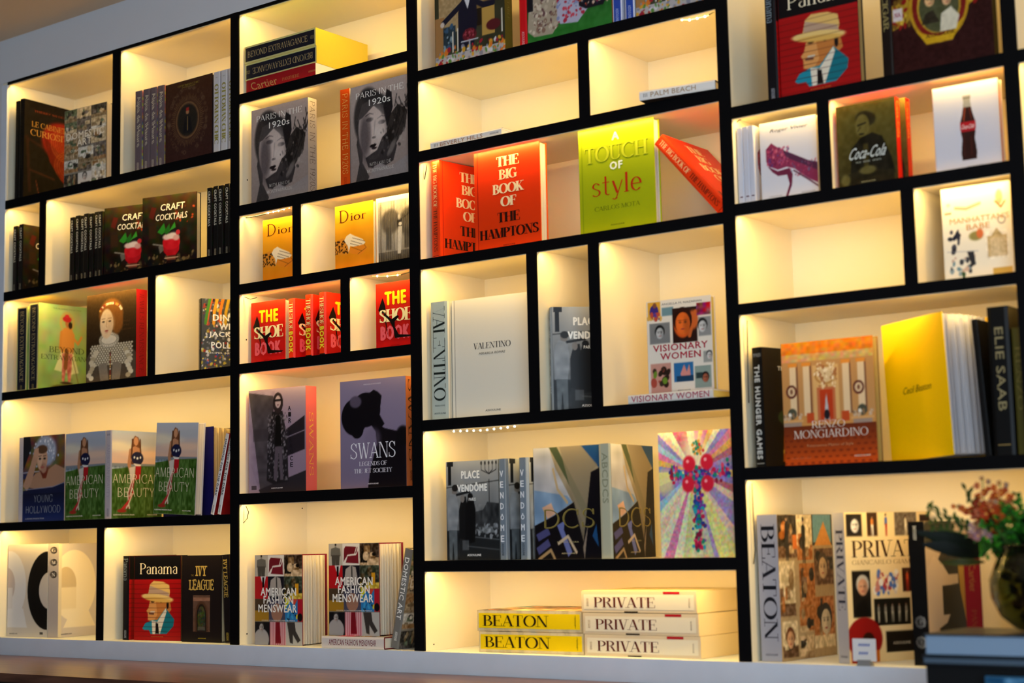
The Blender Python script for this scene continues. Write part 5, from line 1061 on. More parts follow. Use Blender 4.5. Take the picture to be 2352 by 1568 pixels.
BOOKS = [
    ('cabinet_spine', -5.727, 0.015, 2.975, 92, 1.004, 0, 'black-spined book against the left side panel of the top left compartment', None, {}),
    ('le_cabinet', -5.692, 0.012, 2.975, 93, 0.992, 0, 'tall black book with glowing red basket and gold title, top left compartment', None, {}),
    ('domestic', -5.441, 0.03, 2.975, 3, 1.014, 0, 'interiors collage book facing out beside the tall black book, top left', None, {}),
    ('alps', -4.938, 0.02, 2.975, 93, 1.0, 0, 'mauve spine with silver script and rainbow edge, first of four from the left', 'mauve script spines on the top shelf', {}),
    ('alps', -4.892, 0.022, 2.975, 93, 1.0, 0, 'mauve spine with silver script and rainbow edge, second of four from the left', 'mauve script spines on the top shelf', {}),
    ('alps', -4.853, 0.024, 2.975, 93, 1.0, 0, 'mauve spine with silver script and rainbow edge, third of four from the left', 'mauve script spines on the top shelf', {}),
    ('alps', -4.81, 0.026, 2.975, 93, 1.0, 0, 'mauve spine with silver script and rainbow edge, fourth of four from the left', 'mauve script spines on the top shelf', {}),
    ('ottoman', -4.792, 0.015, 2.975, 0, 0.991, 0, 'dark brown cover with an oval portrait inside gilt rays', None, {}),
    ('ottoman_white', -4.479, 0.015, 2.975, 90, 1.0, 0, 'white spine with olive lettering, first to the right of the oval portrait book', 'white spines beside the oval portrait', {}),
    ('ottoman_white', -4.439, 0.015, 2.975, 90, 1.0, 0, 'white spine with olive lettering, second to the right of the oval portrait book', 'white spines beside the oval portrait', {}),
    ('ottoman_white', -4.399, 0.015, 2.975, 90, 1.0, 0, 'white spine with olive lettering, third to the right of the oval portrait book', 'white spines beside the oval portrait', {}),
    ('cocktails', -5.738, 0.02, 2.58, 90, 1.0, 0, 'black cocktail spine nearest the left side panel, small second-row compartment', 'black cocktail books', {}),
    ('cocktails', -5.697, 0.02, 2.58, 91, 1.01, 0, 'black cocktail book with cover half hidden by the divider, small left compartment', 'black cocktail books', {}),
    ('cocktails', -5.368, 0.03, 2.58, 90, 0.96, 0, 'thin black cocktail spine with white lettering, first from the left in the row of seven', 'black cocktail books', {}),
    ('cocktails', -5.337, 0.033, 2.58, 90, 0.972, 0, 'thin black cocktail spine with white lettering, second from the left in the row of seven', 'black cocktail books', {}),
    ('cocktails', -5.308, 0.036, 2.58, 90, 0.96, 0, 'thin black cocktail spine with white lettering, third from the left in the row of seven', 'black cocktail books', {}),
    ('cocktails', -5.279, 0.03, 2.58, 90, 0.972, 0, 'thin black cocktail spine with white lettering, fourth from the left in the row of seven', 'black cocktail books', {}),
    ('cocktails', -5.249, 0.033, 2.58, 90, 0.96, 0, 'thin black cocktail spine with white lettering, fifth from the left in the row of seven', 'black cocktail books', {}),
    ('cocktails', -5.218, 0.036, 2.58, 90, 0.972, 0, 'thin black cocktail spine with white lettering, sixth from the left in the row of seven', 'black cocktail books', {}),
    ('cocktails', -5.188, 0.03, 2.58, 90, 0.96, 0, 'thin black cocktail spine with white lettering, seventh from the left in the row of seven', 'black cocktail books', {}),
    ('cocktails', -5.181, 0.034, 2.58, 14, 0.994, 0, 'cocktail book facing out right behind the row of seven spines', 'black cocktail books', {}),
    ('cocktails', -4.942, 0.03, 2.58, 12, 1.018, 0, 'cocktail book facing out, front one of the pair with red drinks', 'black cocktail books', {}),
    ('cocktails', -4.529, 0.02, 2.58, 91, 0.95, 0, 'black cocktail spine near the bay post, first from the left in the right-hand row', 'black cocktail books', {}),
    ('cocktails', -4.499, 0.024, 2.58, 91, 0.96, 0, 'black cocktail spine near the bay post, second from the left in the right-hand row', 'black cocktail books', {}),
    ('cocktails', -4.468, 0.02, 2.58, 91, 0.95, 0, 'black cocktail spine near the bay post, third from the left in the right-hand row', 'black cocktail books', {}),
    ('cocktails', -4.436, 0.024, 2.58, 91, 0.96, 0, 'black cocktail spine near the bay post, fourth from the left in the right-hand row', 'black cocktail books', {}),
    ('cocktails', -4.406, 0.02, 2.58, 91, 0.95, 0, 'black cocktail spine near the bay post, fifth from the left in the right-hand row', 'black cocktail books', {}),
    ('beyond', -5.659, 0.02, 2.154, 92, 0.985, 0, 'navy spine with gold lettering and green edges, left of its twin', 'green and navy slipcased volumes', {}),
    ('beyond', -5.583, 0.02, 2.154, 88, 1.011, 0, 'green slipcased book showing navy spine and turbaned figure', 'green and navy slipcased volumes', {}),
    ('jewels', -5.288, 0.035, 2.154, 2, 1.011, 0, 'boxed volume with pale-faced lady in a lace ruff and red side', None, {'flip': 1}),
    ('dinner', -4.598, 0.03, 2.154, 62, 1.009, 0, 'book splattered with paint and orange vegetables, cover cut by the bay post', None, {}),
    ('hollywood', -5.681, 0.03, 1.61, 93, 1.0, 0, 'pale thin spine at the left end of the fourth-row books', None, {'style2': 'spine'}),
    ('hollywood', -5.672, 0.02, 1.61, 2, 1.002, 0, 'navy book with a reclining woman in a white flower cap', None, {}),
    ('american', -5.392, 0.02, 1.61, -1, 1.0, 0, 'meadow book with flag-wrapped woman, dull copy right of the navy book', 'meadow and flag books', {'xs': 0.97}),
    ('american', -5.097, 0.015, 1.61, 92, 0.999, 0, 'meadow and flag book turned to show its pale spine', 'meadow and flag books', {}),
    ('american', -4.863, 0.026, 1.61, 0, 1.0, 3.2, 'meadow and flag book tilted to the right in front of the others', 'meadow and flag books', {'xs': 0.9}),
    ('blue', -4.872, 0.085, 1.61, 4, 0.98, 0, 'open book with plain deep blue cover and fanned pages', None, {}),
    ('dressing', -4.515, 0.02, 1.61, 90, 0.93, 15.5, 'white slanting spine with black letters, left one of two', None, {}),
    ('dressing', -4.478, 0.02, 1.61, 90, 0.93, 13.5, 'white slanting spine with red cover showing, touching the bay post', None, {}),
    ('monogram', -5.782, 0.035, 1.141, 2, 1.0, 0, 'white box with grey and black curved shapes, lower left corner', None, {'xs': 0.87, 'cover': 'back'}),
    ('monogram', -5.468, 0.05, 1.141, 97, 1.0, 0, 'white box with pale letter shape and black lozenges on its spine, lower left', None, {}),
    ('panama', -5.035, 0.055, 1.141, 93, 1.0, 0, 'thin dark spine left of the straw hat portrait, bottom left row', None, {}),
    ('panama', -5.01, 0.06, 1.141, 4, 1.0, 0, 'red and black book with man in straw hat, bottom row', None, {}),
    ('ivy', -4.73, 0.055, 1.141, 0, 1.0, 0, 'black book with gold block letters and a stone archway picture', None, {'xs': 0.92}),
    ('ivy', -4.452, 0.05, 1.141, 91, 1.0, -3, 'black spine with gold letters leaning at the bay post, bottom row', None, {'up': 0.003}),
    ('cartier', -4.342, 0.02, 3.174, 0, 1.0, 0, 'red spine at the bottom of the flat stack, top shelf', None, {'flat': 1, 'flip': 0}),
    ('beyond', -4.352, 0.024, 3.229, 0, 1.03, 0, 'navy upside-down spine in the middle of the flat stack, top shelf', 'green and navy slipcased volumes', {'flat': 1, 'flip': 1}),
    ('beyond', -4.352, 0.02, 3.295, 0, 1.03, 0, 'navy spine with gold title on top of the flat stack, top shelf', 'green and navy slipcased volumes', {'flat': 1, 'flip': 0}),
    ('paris', -4.311, 0.016, 2.749, 0, 1.001, 0, 'grey portrait cover with the year in white, left of the two', None, {'flip': 1}),
    ('paris', -3.816, 0.02, 2.749, 92, 0.99, 0, 'orange and yellow spine between the two grey portrait covers', None, {'cover': 'orange'}),
    ('paris', -3.805, 0.012, 2.749, -1, 0.977, 0, 'grey portrait cover with the year in white, right of the two', None, {'xs': 0.96}),
    ('dior', -4.281, 0.045, 2.453, 2, 1.031, 0, 'amber cover with a hand and leopard cuff, narrow left compartment', None, {}),
    ('dior', -3.91, 0.04, 2.453, 0, 1.022, 0, 'amber cover with a hand and leopard cuff, beside the grey elephant photo', None, {}),
    ('elephant', -3.722, 0.05, 2.453, 1, 1.036, 0, 'cream book with a black and white photo of a slender pale figure', None, {}),
    ('shoe', -4.338, 0.04, 2.157, 1, 1.019, 0, 'red shoe cover facing out, left end of the third-row group', 'red shoe books', {}),
    ('shoe', -4.115, 0.045, 2.157, 82, 1.003, 0, 'red shoe book turned sideways, left of the three yellow-lettered spines', 'red shoe books', {}),
    ('shoe', -4.016, 0.035, 2.157, 92, 1.015, 0, 'red shoe book turned sideways, middle of the three yellow-lettered spines', 'red shoe books', {}),
    ('shoe', -3.946, 0.03, 2.157, 84, 1.017, 0, 'red shoe book turned sideways, against the divider', 'red shoe books', {}),
    ('shoe', -3.718, 0.04, 2.157, 0, 1.027, 0, 'red shoe cover alone in the compartment with dangling lights', 'red shoe books', {}),
    ('airfrance', -4.341, 0.03, 1.682, 1, 1.004, 0, 'lilac box showing a woman in a long coat, pink right side', None, {'flip': 1}),
    ('swans', -3.871, 0.018, 1.682, 1, 1.0, 0, 'lilac book with a dark bouffant silhouette and tan side', None, {'flip': 1}),
    ('menswear', -4.315, 0.035, 1.141, 1, 1.0, 0, 'menswear collage book with fanned pages, left one, standing on the shelf', None, {}),
    ('menswear', -3.948, 0.0, 1.141, 0, 0.9, 0, 'white spine with red lettering lying flat under the second standing collage book', None, {'flat': 1, 'cover': 'flat'}),
    ('menswear', -3.948, 0.036, 1.181, 0, 0.987, 0, 'menswear collage book with fanned pages standing on the flat white one', None, {}),
    ('domestic', -3.625, 0.03, 1.141, 90, 1.02, 12, 'grey slanting spine with white letters at the right post, bottom row', None, {}),
    ('tables', -3.417, 0.02, 3.093, 0, 1.05, 0, 'book with a man before a banquet table, left end of the highest shelf', None, {'flip': 1}),
    ('dresses', -3.022, 0.015, 3.093, 91, 1.0, 0, 'bright red spine beside the floral dresses cover', None, {}),
    ('dresses', -3.018, 0.012, 3.093, 0, 1.02, 0, 'cover with floral gowns on green, centre of the highest shelf', None, {}),
    ('bluespine', -2.652, 0.015, 3.093, 91, 1.0, 0, 'blue and white spine right of the floral gowns, left of the pair', None, {}),
    ('bluespine', -2.606, 0.015, 3.093, 91, 1.0, 0, 'blue and white spine right of the floral gowns, right of the pair', None, {}),
    ('tables', -2.602, 0.015, 3.093, 0, 0.95, 0, 'book with a man before a banquet table, right end of the highest shelf', None, {'xs': 0.95}),
    ('beverly', -3.435, 0.01, 2.812, 0, 0.98, 0, 'flat white book with tan lettering in the wide empty compartment', None, {'flat': 1}),
    ('palm', -2.56, -0.045, 2.812, 9, 0.79, 0, 'flat white book askew over the shelf edge, right compartment', None, {'flat': 1}),
    ('hamptons', -3.416, 0.03, 2.44, 83, 1.012, 0, 'orange title book with spine showing, left end of its shelf', 'orange title books', {}),
    ('hamptons', -3.27, 0.036, 2.44, 0, 1.006, 0, 'orange title book facing straight out', 'orange title books', {}),
    ('touch', -2.846, 0.036, 2.44, 1, 1.013, 0, 'lime green book with red lowercase title', None, {}),
    ('hamptons', -2.315, 0.04, 2.44, 90, 1, -41, 'orange title book slumped diagonally against the bay post', 'orange title books', {'up': 0.027}),
    ('valentino', -3.391, 0.03, 1.897, 93, 1.0, 0, 'tall pale grey spine with large black letters, left of the cream cover', None, {}),
    ('valentino', -3.384, 0.045, 1.897, 3, 1.0, 0, 'cream plain cover with small black title, large book', None, {}),
    ('vendome', -2.961, 0.03, 1.897, 42, 1.03, 0, 'street photo book with blue-grey jacket, narrow centre compartment', 'street photo books', {}),
    ('visionary', -2.66, -0.002, 1.897, 0, 0.98, 0, 'flat white book with crimson lettering under the standing portrait collage', None, {'flat': 1}),
    ('visionary', -2.616, 0.045, 1.923, 2, 0.954, 0, 'portrait collage book standing on the flat white one', None, {}),
    ('vendome', -3.407, 0.03, 1.434, 0, 1.0, 0, 'black and white street photo book facing out, left of its twins', 'street photo books', {'xs': 0.96}),
    ('vendome', -3.14, 0.02, 1.434, 83, 1.0, 0, 'silver spine with white letters, left of the pair', 'street photo books', {}),
    ('vendome', -3.058, 0.02, 1.434, 83, 1.0, 0, 'silver spine with white letters, right of the pair', 'street photo books', {}),
    ('abc', -3.051, 0.035, 1.434, -1, 1.0, 0, 'collage book with pointed strips facing out', 'strip collage books', {'xs': 0.99}),
    ('abc', -2.742, 0.015, 1.434, 93, 1.0, 0, 'collage book with pointed strips showing its pale spine', 'strip collage books', {}),
    ('cross', -2.583, 0.035, 1.434, -3, 1.002, 0, 'bright book with a cross of coloured beads and rays', None, {}),
    ('beaton_box', -3.284, 0.036, 1.141, 0, 1.0, 0, 'yellow boxed book lying flat, bottom of two', 'flat yellow boxes', {'flat': 1}),
    ('beaton_box', -3.29, 0.036, 1.208, 0, 1.0, 0, 'yellow boxed book lying flat, top of two', 'flat yellow boxes', {'flat': 1}),
    ('private_box', -2.868, 0.034, 1.141, 0, 1.0, 0, 'cream boxed book lying flat, bottom of the stack of three', 'flat cream boxes', {'flat': 1}),
    ('private_box', -2.873, 0.034, 1.206, 0, 1.0, 0, 'cream boxed book lying flat, middle of the stack of three', 'flat cream boxes', {'flat': 1}),
    ('private_box', -2.877, 0.034, 1.272, 0, 1.0, 0, 'cream boxed book lying flat, top of the stack of three', 'flat cream boxes', {'flat': 1}),
    ('panama', -2.124, 0.02, 2.747, 91, 1.03, 0, 'dark spine beside the large straw hat portrait, upper right', None, {}),
    ('panama', -2.121, 0.03, 2.747, 0, 1.05, 0, 'large red and black book with man in straw hat, upper right', None, {}),
    ('cigar', -1.768, 0.02, 2.747, 91, 1.0, 0, 'dark spine left of the gilt cigar-band cover', None, {}),
    ('cigar', -1.765, 0.018, 2.747, 0, 1.0, 0, 'dark red cover with gilt cigar band and two oval portraits', None, {}),
    ('vivier', -2.249, 0.02, 2.457, 91, 1.0, 0, 'slim white spine left of the heeled shoe cover, first from the left', 'slim white spines', {}),
    ('vivier', -2.229, 0.02, 2.457, 91, 1.0, 0, 'slim white spine left of the heeled shoe cover, second from the left', 'slim white spines', {}),
    ('vivier', -2.211, 0.02, 2.457, 91, 1.0, 0, 'slim white spine left of the heeled shoe cover, third from the left', 'slim white spines', {}),
    ('vivier', -2.194, 0.024, 2.457, 2, 1.003, 0, 'white cover with a purple heeled shoe', None, {}),
    ('cola_boy', -1.947, 0.018, 2.457, 0, 0.999, 0, 'olive cover with a seated youth and white script, front of two', None, {'flip': 1}),
    ('cola_boy', -1.93, 0.049, 2.457, 0, 1.0, 0, 'red book tucked behind the olive cover', None, {'flip': 1}),
    ('cola_bottle', -1.663, 0.026, 2.457, 2, 1.008, 0, 'white cover with a dark soda bottle', None, {}),
    ('manhattan', -1.662, 0.045, 2.162, 2, 1.021, 0, 'white cover with small sketches and tan title, right compartment', None, {}),
    ('hunger', -2.214, 0.02, 1.688, 76, 1.001, 0, 'black book with white block lettering down its spine', None, {}),
    ('renzo', -2.16, 0.036, 1.688, 0, 1.005, 0, 'orange book of a grand salon with silver title', None, {}),
    ('cecil', -1.872, 0.115, 1.688, -27, 1.0, -2, 'open large book with plain yellow cover and black signature', None, {'xs': 0.87}),
    ('magazine', -1.556, 0.03, 1.688, 90, 0.98, -3, 'thin black-covered book between the open yellow one and the thick black spine', None, {'up': 0.003}),
    ('elie', -1.487, 0.02, 1.688, 90, 1.0, 0, 'thick black spine with gold capitals by the right post', None, {}),
    ('greenspine', -1.452, 0.02, 1.688, 90, 0.92, 0, 'olive spine at the right post, mostly hidden', None, {}),
    ('beaton', -2.192, 0.03, 1.141, 87, 1.0, 0, 'huge white spine with black letters running down, right bay bottom', None, {}),
    ('private', -1.985, 0.03, 1.141, 66, 1.0, 0, 'huge cream cover with red-hatted figure and black title, right bay bottom', None, {}),
    ('letter_g', -1.761, 0.05, 1.141, 89, 0.97, 0, 'black spine and white cover with giant black letter', None, {}),
    ('redspine', -1.615, 0.06, 1.141, 90, 0.9, 0, 'red spine with gold script behind the flower vase', None, {}),
]
# ------------------------------------------------------------------ the bookcase
Z_TOP, Z_FLOOR, DEPTH = 3.4812, 1.1407, .348
POST = dict(L0=-5.829, L=-5.7908, p1l=-4.3997, p1r=-4.3578, p2l=-3.5221, p2r=-3.4788, p3l=-2.3091, p3r=-2.2709, p4l=-1.4507, p4r=-1.412)
# each bay: left, right, rails (bottom, top of the black strip), compartments (left, right, floor, ceiling)
BAYS = [
 ('leftmost bookcase bay, full of cocktail and flag-cover books', -5.7908, -4.3997,
  [(2.9357, 2.9749), (2.5395, 2.5798), (2.1180, 2.1536), (1.5735, 1.6097)],
  [(-5.7908, -5.0905, 2.9749, Z_TOP), (-5.0447, -4.3997, 2.9749, Z_TOP), (-5.7908, -5.5539, 2.5798, 2.9357), (-5.5160, -4.3997, 2.5798, 2.9357),
   (-5.7908, -4.8651, 2.1536, 2.5395), (-4.8254, -4.3997, 2.1536, 2.5395), (-5.7908, -4.3997, 1.6097, 2.1180), (-5.7908, -5.1582, Z_FLOOR, 1.5735), (-5.1182, -4.3997, Z_FLOOR, 1.5735)]),
 ('second bookcase bay from the left, holding the amber and red shoe covers', -4.3578, -3.5221,
  [(3.1359, 3.1737), (2.7090, 2.7494), (2.4134, 2.4528), (2.1196, 2.1570), (1.6418, 1.6824)],
  [(-4.3578, -3.5221, 3.1737, Z_TOP), (-4.3578, -3.5221, 2.7494, 3.1359), (-4.3578, -4.0777, 2.4528, 2.7090), (-4.0393, -3.5221, 2.4528, 2.7090),
   (-4.3578, -3.8434, 2.1570, 2.4134), (-3.8036, -3.5221, 2.1570, 2.4134), (-4.3578, -3.5221, 1.6824, 2.1196), (-4.3578, -3.5221, Z_FLOOR, 1.6418)]),
 ('third bookcase bay from the left, wide one with the orange and lime books', -3.4788, -2.3091,
  [(3.0550, 3.0931), (2.7729, 2.8117), (2.4033, 2.4397), (1.8585, 1.8968), (1.3965, 1.4341)],
  [(-3.4788, -2.3091, 3.0931, Z_TOP), (-3.4788, -2.8116, 2.8117, 3.0550), (-2.7721, -2.3091, 2.8117, 3.0550), (-3.4788, -2.3091, 2.4397, 2.7729),
   (-3.4788, -3.0316, 1.8968, 2.4033), (-2.9920, -2.7927, 1.8968, 2.4033), (-2.7534, -2.3091, 1.8968, 2.4033), (-3.4788, -2.3091, 1.4341, 1.8585), (-3.4788, -2.3091, Z_FLOOR, 1.3965)]),
 ('fourth bookcase bay, nearest, behind the flower vase', -2.2709, -1.4507,
  [(2.7108, 2.7474), (2.4204, 2.4570), (2.1278, 2.1621), (1.6512, 1.6882)],
  [(-2.2709, -1.4507, 2.7474, Z_TOP), (-2.2709, -1.9942, 2.4570, 2.7108), (-1.9582, -1.4507, 2.4570, 2.7108), (-2.2709, -1.7566, 2.1621, 2.4204), (-1.7204, -1.4507, 2.1621, 2.4204),
   (-2.2709, -1.4507, 1.6882, 2.1278), (-2.2709, -1.4507, Z_FLOOR, 1.6512)]),
 ('bookcase bay at the extreme right edge of the picture', -1.412, -.9,
  [(2.7108, 2.7474), (2.1278, 2.1621), (1.6512, 1.6882)],
  [(-1.412, -.9, 2.7474, Z_TOP), (-1.412, -.9, 2.1621, 2.7108), (-1.412, -.9, 1.6882, 2.1278), (-1.412, -.9, Z_FLOOR, 1.6512)]),
]
LIP_Y0, LIP_Y1, RECESS = .0, .012, .009      # white front lip that hides the LED tape
FACE = .006                                  # thickness of the black facing strips

def block(name, mat, parent, *b, col='#FFFFFF'):
    mm = M(); mm.box(*b, col); return mm.build(name, mat, parent)

for bi, (label, x0, x1, rails, cells) in enumerate(BAYS):
    bay = empty('bookcase', label, 'bookcase', ((x0 + x1) / 2, 0, Z_FLOOR), 'bays of the built-in bookcase')
    inv = bay.location.copy()
    def part(name, mat, *b, par=bay):
        mm = M(); mm.box(b[0] - inv.x, b[1], b[2] - inv.z, b[3] - inv.x, b[4], b[5] - inv.z)
        return mm.build(name, mat, par)
    # sides: the left side panel of every bay, the last bay closes on the right
    xl = x0 - .0382 if bi == 0 else x0 - .0419 / 2 - (.0014 if bi == 2 else -.001)
    xr = x1 + .0419 / 2 - .001 if bi < 4 else x1 + .02
    zb = Z_FLOOR
    part('side_panel', MAT['lacquer'], xl, 0, zb, x0, DEPTH, Z_TOP + .03)
    part('side_panel', MAT['lacquer'], x1, 0, zb, xr, DEPTH, Z_TOP + .03)
    part('back_panel', MAT['lacquer'], xl, DEPTH, zb, xr, DEPTH + .012, Z_TOP + .03)
    part('top_board', MAT['lacquer'], x0, LIP_Y1, Z_TOP + RECESS, x1, DEPTH, Z_TOP + .03)
    part('front_lip', MAT['lacquer'], x0, LIP_Y0, Z_TOP + .0003, x1, LIP_Y1, Z_TOP + .02)
    for a, b in rails:
        part('shelf_board', MAT['lacquer'], x0, 0, a + RECESS, x1, DEPTH, b - .0005)
        part('front_lip', MAT['lacquer'], x0, LIP_Y0, a + .0004, x1, LIP_Y1, a + RECESS)
        part('facing_rail', MAT['black'], x0, -FACE, a + .002, x1, 0, b)
    part('top_facing', MAT['black'], x0, -FACE, Z_TOP + .002, x1, 0, Z_TOP + .014)
    # small open screw holes in the panels
    for (hb, hx, hy, hz) in ((1, -4.3578, .039, 2.855), (1, -4.3578, .034, 2.251), (1, -4.3578, .036, 1.178), (1, -4.3578, .322, 1.631), (0, -4.8254, .223, 2.388), (2, -3.4788, .04, 1.16)):
        if hb == bi:
            mm = M(); mm.tube([(hx - inv.x - .004, hy, hz - inv.z), (hx - inv.x + .0006, hy, hz - inv.z)], .003, '#3A3020', 8)
            mm.build('screw_hole', MAT['plastic'], bay)
    # uprights inside the bay
    seen = set()
    for (a, b, f, c) in cells:
        if b < x1 - .01:
            nx = min(q[0] for q in cells if q[0] > b and abs(q[2] - f) < .01)
            part('divider', MAT['lacquer'], b, 0, f - .001, nx, DEPTH, c + RECESS)
            part('facing_post', MAT['black'], b, -FACE, f - .0005, nx, 0, c + .0025)
    # light tape under the ceiling of each compartment
    for ci, (a, b, f, c) in enumerate(cells):
        tape = part('led_tape', MAT['tape'], a + .01, LIP_Y1 + .002, c + RECESS - .0016, b - .01, LIP_Y1 + .012, c + RECESS)
        L = bpy.data.lights.new('led_light', 'AREA')
        L.shape = 'RECTANGLE'; L.size = b - a - .03; L.size_y = .007
        L.energy = LED_WATTS_PER_M * (b - a - .03)
        L.color = LED_COLOR
        lo = bpy.data.objects.new('led_light', L); C.objects.link(lo)
        lo.parent = bay
        lo.location = ((a + b) / 2 - inv.x, LIP_Y1 + .0055, c + RECESS - .0022 - inv.z)
        lo.rotation_euler = (math.radians(10), 0, 0)
# black posts in front of the joints between bays
for i, (a, b, lab) in enumerate([(POST['p1l'], POST['p1r'], 'black upright strip between the cocktail bay and the amber book bay'), (POST['p2l'], POST['p2r'], 'black upright strip left of the orange title books'),
                            (POST['p3l'], POST['p3r'], 'black upright strip right of the slumped orange book'), (POST['p4l'], POST['p4r'], 'black upright strip at the right edge')]):
    mm = M(); mm.box(a, -.0075, Z_FLOOR + .0005, b, -.0001, Z_TOP + .014)
    o = mm.build('facing_post', MAT['black']); tag(o, lab, 'trim strip')
# left edge board
mm = M(); mm.box(-5.829, -.006, Z_FLOOR, -5.7908, -.0001, Z_TOP + .004)
o = mm.build('edge_board', MAT['ledge']); tag(o, 'white edge board at the far left of the bookcase', 'trim strip')

# ------------------------------------------------------------------ room
mm = M(); mm.box(-7.6, -.004, Z_TOP + .0145, -.6, -.0005, 3.688); mm.box(-7.6, -.0005, Z_TOP + .0305, -.6, .02, 3.688)
struct('wall_back', mm, MAT['fascia'])
mm = M(); mm.box(-7.6, -.002, .0, -5.8295, .02, Z_TOP + .0144)
struct('wall_left_of_shelves', mm, MAT['fascia'])
mm = M(); mm.box(-7.7, -7.0, 0, -7.6, .02, 3.688)
struct('wall_left_added', mm, MAT['shade_wall'])  # unseen wall added to keep bright daylight out of cover reflections
mm = M(); mm.box(-7.6, -7.1, 0, -1.6, -7.0, 3.688)
struct('wall_front_added', mm, MAT['shade_wall'])  # unseen wall added, its open end shapes where daylight comes in
mm = M(); mm.box(1.5, -2.6, 0, 1.6, .02, 3.688)
struct('wall_right_added', mm, MAT['shade_wall'])  # unseen wall added to hold back side daylight near the shelves
mm = M(); mm.box(-7.6, -7.0, 3.688, 1.5, .6, 3.76)
struct('ceiling', mm, MAT['ceiling'])
mm = M(); mm.box(-7.6, -7.0, -.06, 1.5, .6, 0)
struct('floor', mm, MAT['floor'])
mm = M(); mm.box(-5.8295, -.016, 1.0705, -.85, DEPTH + .012, Z_FLOOR - .0003)
o = mm.build('plinth_ledge', MAT['ledge']); tag(o, 'pale painted ledge board running under all the bays', 'ledge')
ct = empty('counter', 'polished brown wooden counter below the bookcase', 'counter', (-3.4, -.3, 0))
def cpart(name, mat, *b):
    mm = M(); mm.box(b[0] + 3.4, b[1] + .3, b[2], b[3] + 3.4, b[4] + .3, b[5]); return mm.build(name, mat, ct)
cpart('worktop', MAT['wood'], -6.0, -.61, 1.040, -.7, .33, 1.0702)
cpart('dark_band', MAT['plastic'], -6.0, -.585, 1.02, -.7, .3, 1.04)  # black band set back under the worktop edge
for i in range(6):
    cpart('door_panel', MAT['dark'], -6.0 + i * .885, -.6, .1, -6.0 + (i + 1) * .885 - .006, -.58, 1.02)
cpart('cabinet_body', MAT['dark'], -6.0, -.58, .0, -.7, .3, 1.02)

# ------------------------------------------------------------------ books
for e in BOOKS:
    st, x, y, z, yaw, sz, lean, label, group, opt = e
    place_book(st, x, y, z + opt.get('up', 0), yaw, sz, lean, label, group, opt)

# ------------------------------------------------------------------ sagging LED chains and leads
def chain(label, pts, n, r=.0034, lead=None, bare=True):
    o = empty('led_chain', label, 'light strip', pts[0], 'sagging LED chains')
    P = [Vector(p) for p in pts]; b = P[0]
    mm = M(); mm.tube([p - b for p in P], .0012, '#E8D8B0', 5)
    mm.build('tape', MAT['tape'], o)
    seg = [(P[i + 1] - P[i]).length for i in range(len(P) - 1)]; tot = sum(seg)
    for k in range(n):
        d = tot * (k + .5) / n; i = 0
        while i < len(seg) - 1 and d > seg[i]: d -= seg[i]; i += 1
        q = P[i].lerp(P[i + 1], d / seg[i]) - b
        mm = M()
        mm.lathe([(0, -r), (r * .7, -r * .7), (r, 0), (r * .7, r * .7), (0, r)], '#FFFFFF', 8, q)
        mm.build('diode', MAT['diode'], o)
    if lead:
        mm = M(); mm.tube([Vector(p) - b for p in lead], .0022, '#101010', 6)
        mm.build('lead', MAT['plastic'], o)
    return o
chain('row of bare LEDs hanging under the black rail, above the square photo books', [(-3.3502, -0.012, 1.8536), (-3.2141, -0.012, 1.8488), (-3.0732, -0.012, 1.8546)], 10, lead=None)
chain('five bare LEDs sagging in the upper right compartment of the third bay', [(-2.4858, 0.03, 3.0711), (-2.4183, 0.03, 3.0538), (-2.3529, 0.03, 3.0533)], 5, lead=[(-2.3527, 0.03, 3.0559), (-2.3344, 0.03, 3.0614)])
chain('bare LEDs and lead above the narrow amber cover', [(-4.2412, 0.02, 2.7083), (-4.1733, 0.02, 2.7086), (-4.1063, 0.02, 2.7137)], 5, lead=[(-4.3448, 0.02, 2.7063), (-4.287, 0.02, 2.7049), (-4.2412, 0.02, 2.7067)])
chain('two bare LEDs dangling above the lone red shoe cover', [(-3.7437, 0.05, 2.4205), (-3.6728, 0.05, 2.4123), (-3.6029, 0.05, 2.4103)], 3, lead=[(-3.6109, 0.05, 2.4097), (-3.5673, 0.05, 2.4153)])

def cable(label, pts, r=.0016):
    mm = M(); P = [Vector(p) for p in pts]
    mm.tube([p - P[0] for p in P], r, '#101010', 6)
    o = mm.build('cable', MAT['plastic'], None, True); o.location = P[0]
    return tag(o, label, 'cable', 'short black leads in the shelf corners')
cable('curled black lead at the top left of the bottom compartment, second bay', [(-4.3454, 0.02, 1.6378), (-4.3318, 0.02, 1.6169), (-4.3386, 0.02, 1.5934), (-4.3568, 0.02, 1.5781)])
cable('thin black lead along the ceiling above the red shoe books', [(-4.3519, 0.02, 2.4086), (-4.3219, 0.02, 2.3973), (-4.2875, 0.02, 2.4001)])
cable('black lead hanging at the left of the orange title books', [(-3.4611, 0.02, 2.7729), (-3.4675, 0.02, 2.7436), (-3.4737, 0.02, 2.7189)])
cable('long thin black lead down the left wall beside the black block-lettered book', [(-2.2569, 0.02, 2.1162), (-2.259, 0.02, 2.0336), (-2.2603, 0.02, 1.9702), (-2.2616, 0.02, 1.8754)])
cable('knotted black lead on the left wall beside the huge white spine', [(-2.2617, 0.02, 1.6434), (-2.2609, 0.02, 1.5316), (-2.2585, 0.02, 1.4573), (-2.266, 0.02, 1.4142)])
cable('short black lead in the top corner above the slim white spines', [(-2.2719, 0.03, 2.7094), (-2.2643, 0.03, 2.7146), (-2.257, 0.03, 2.7147)])


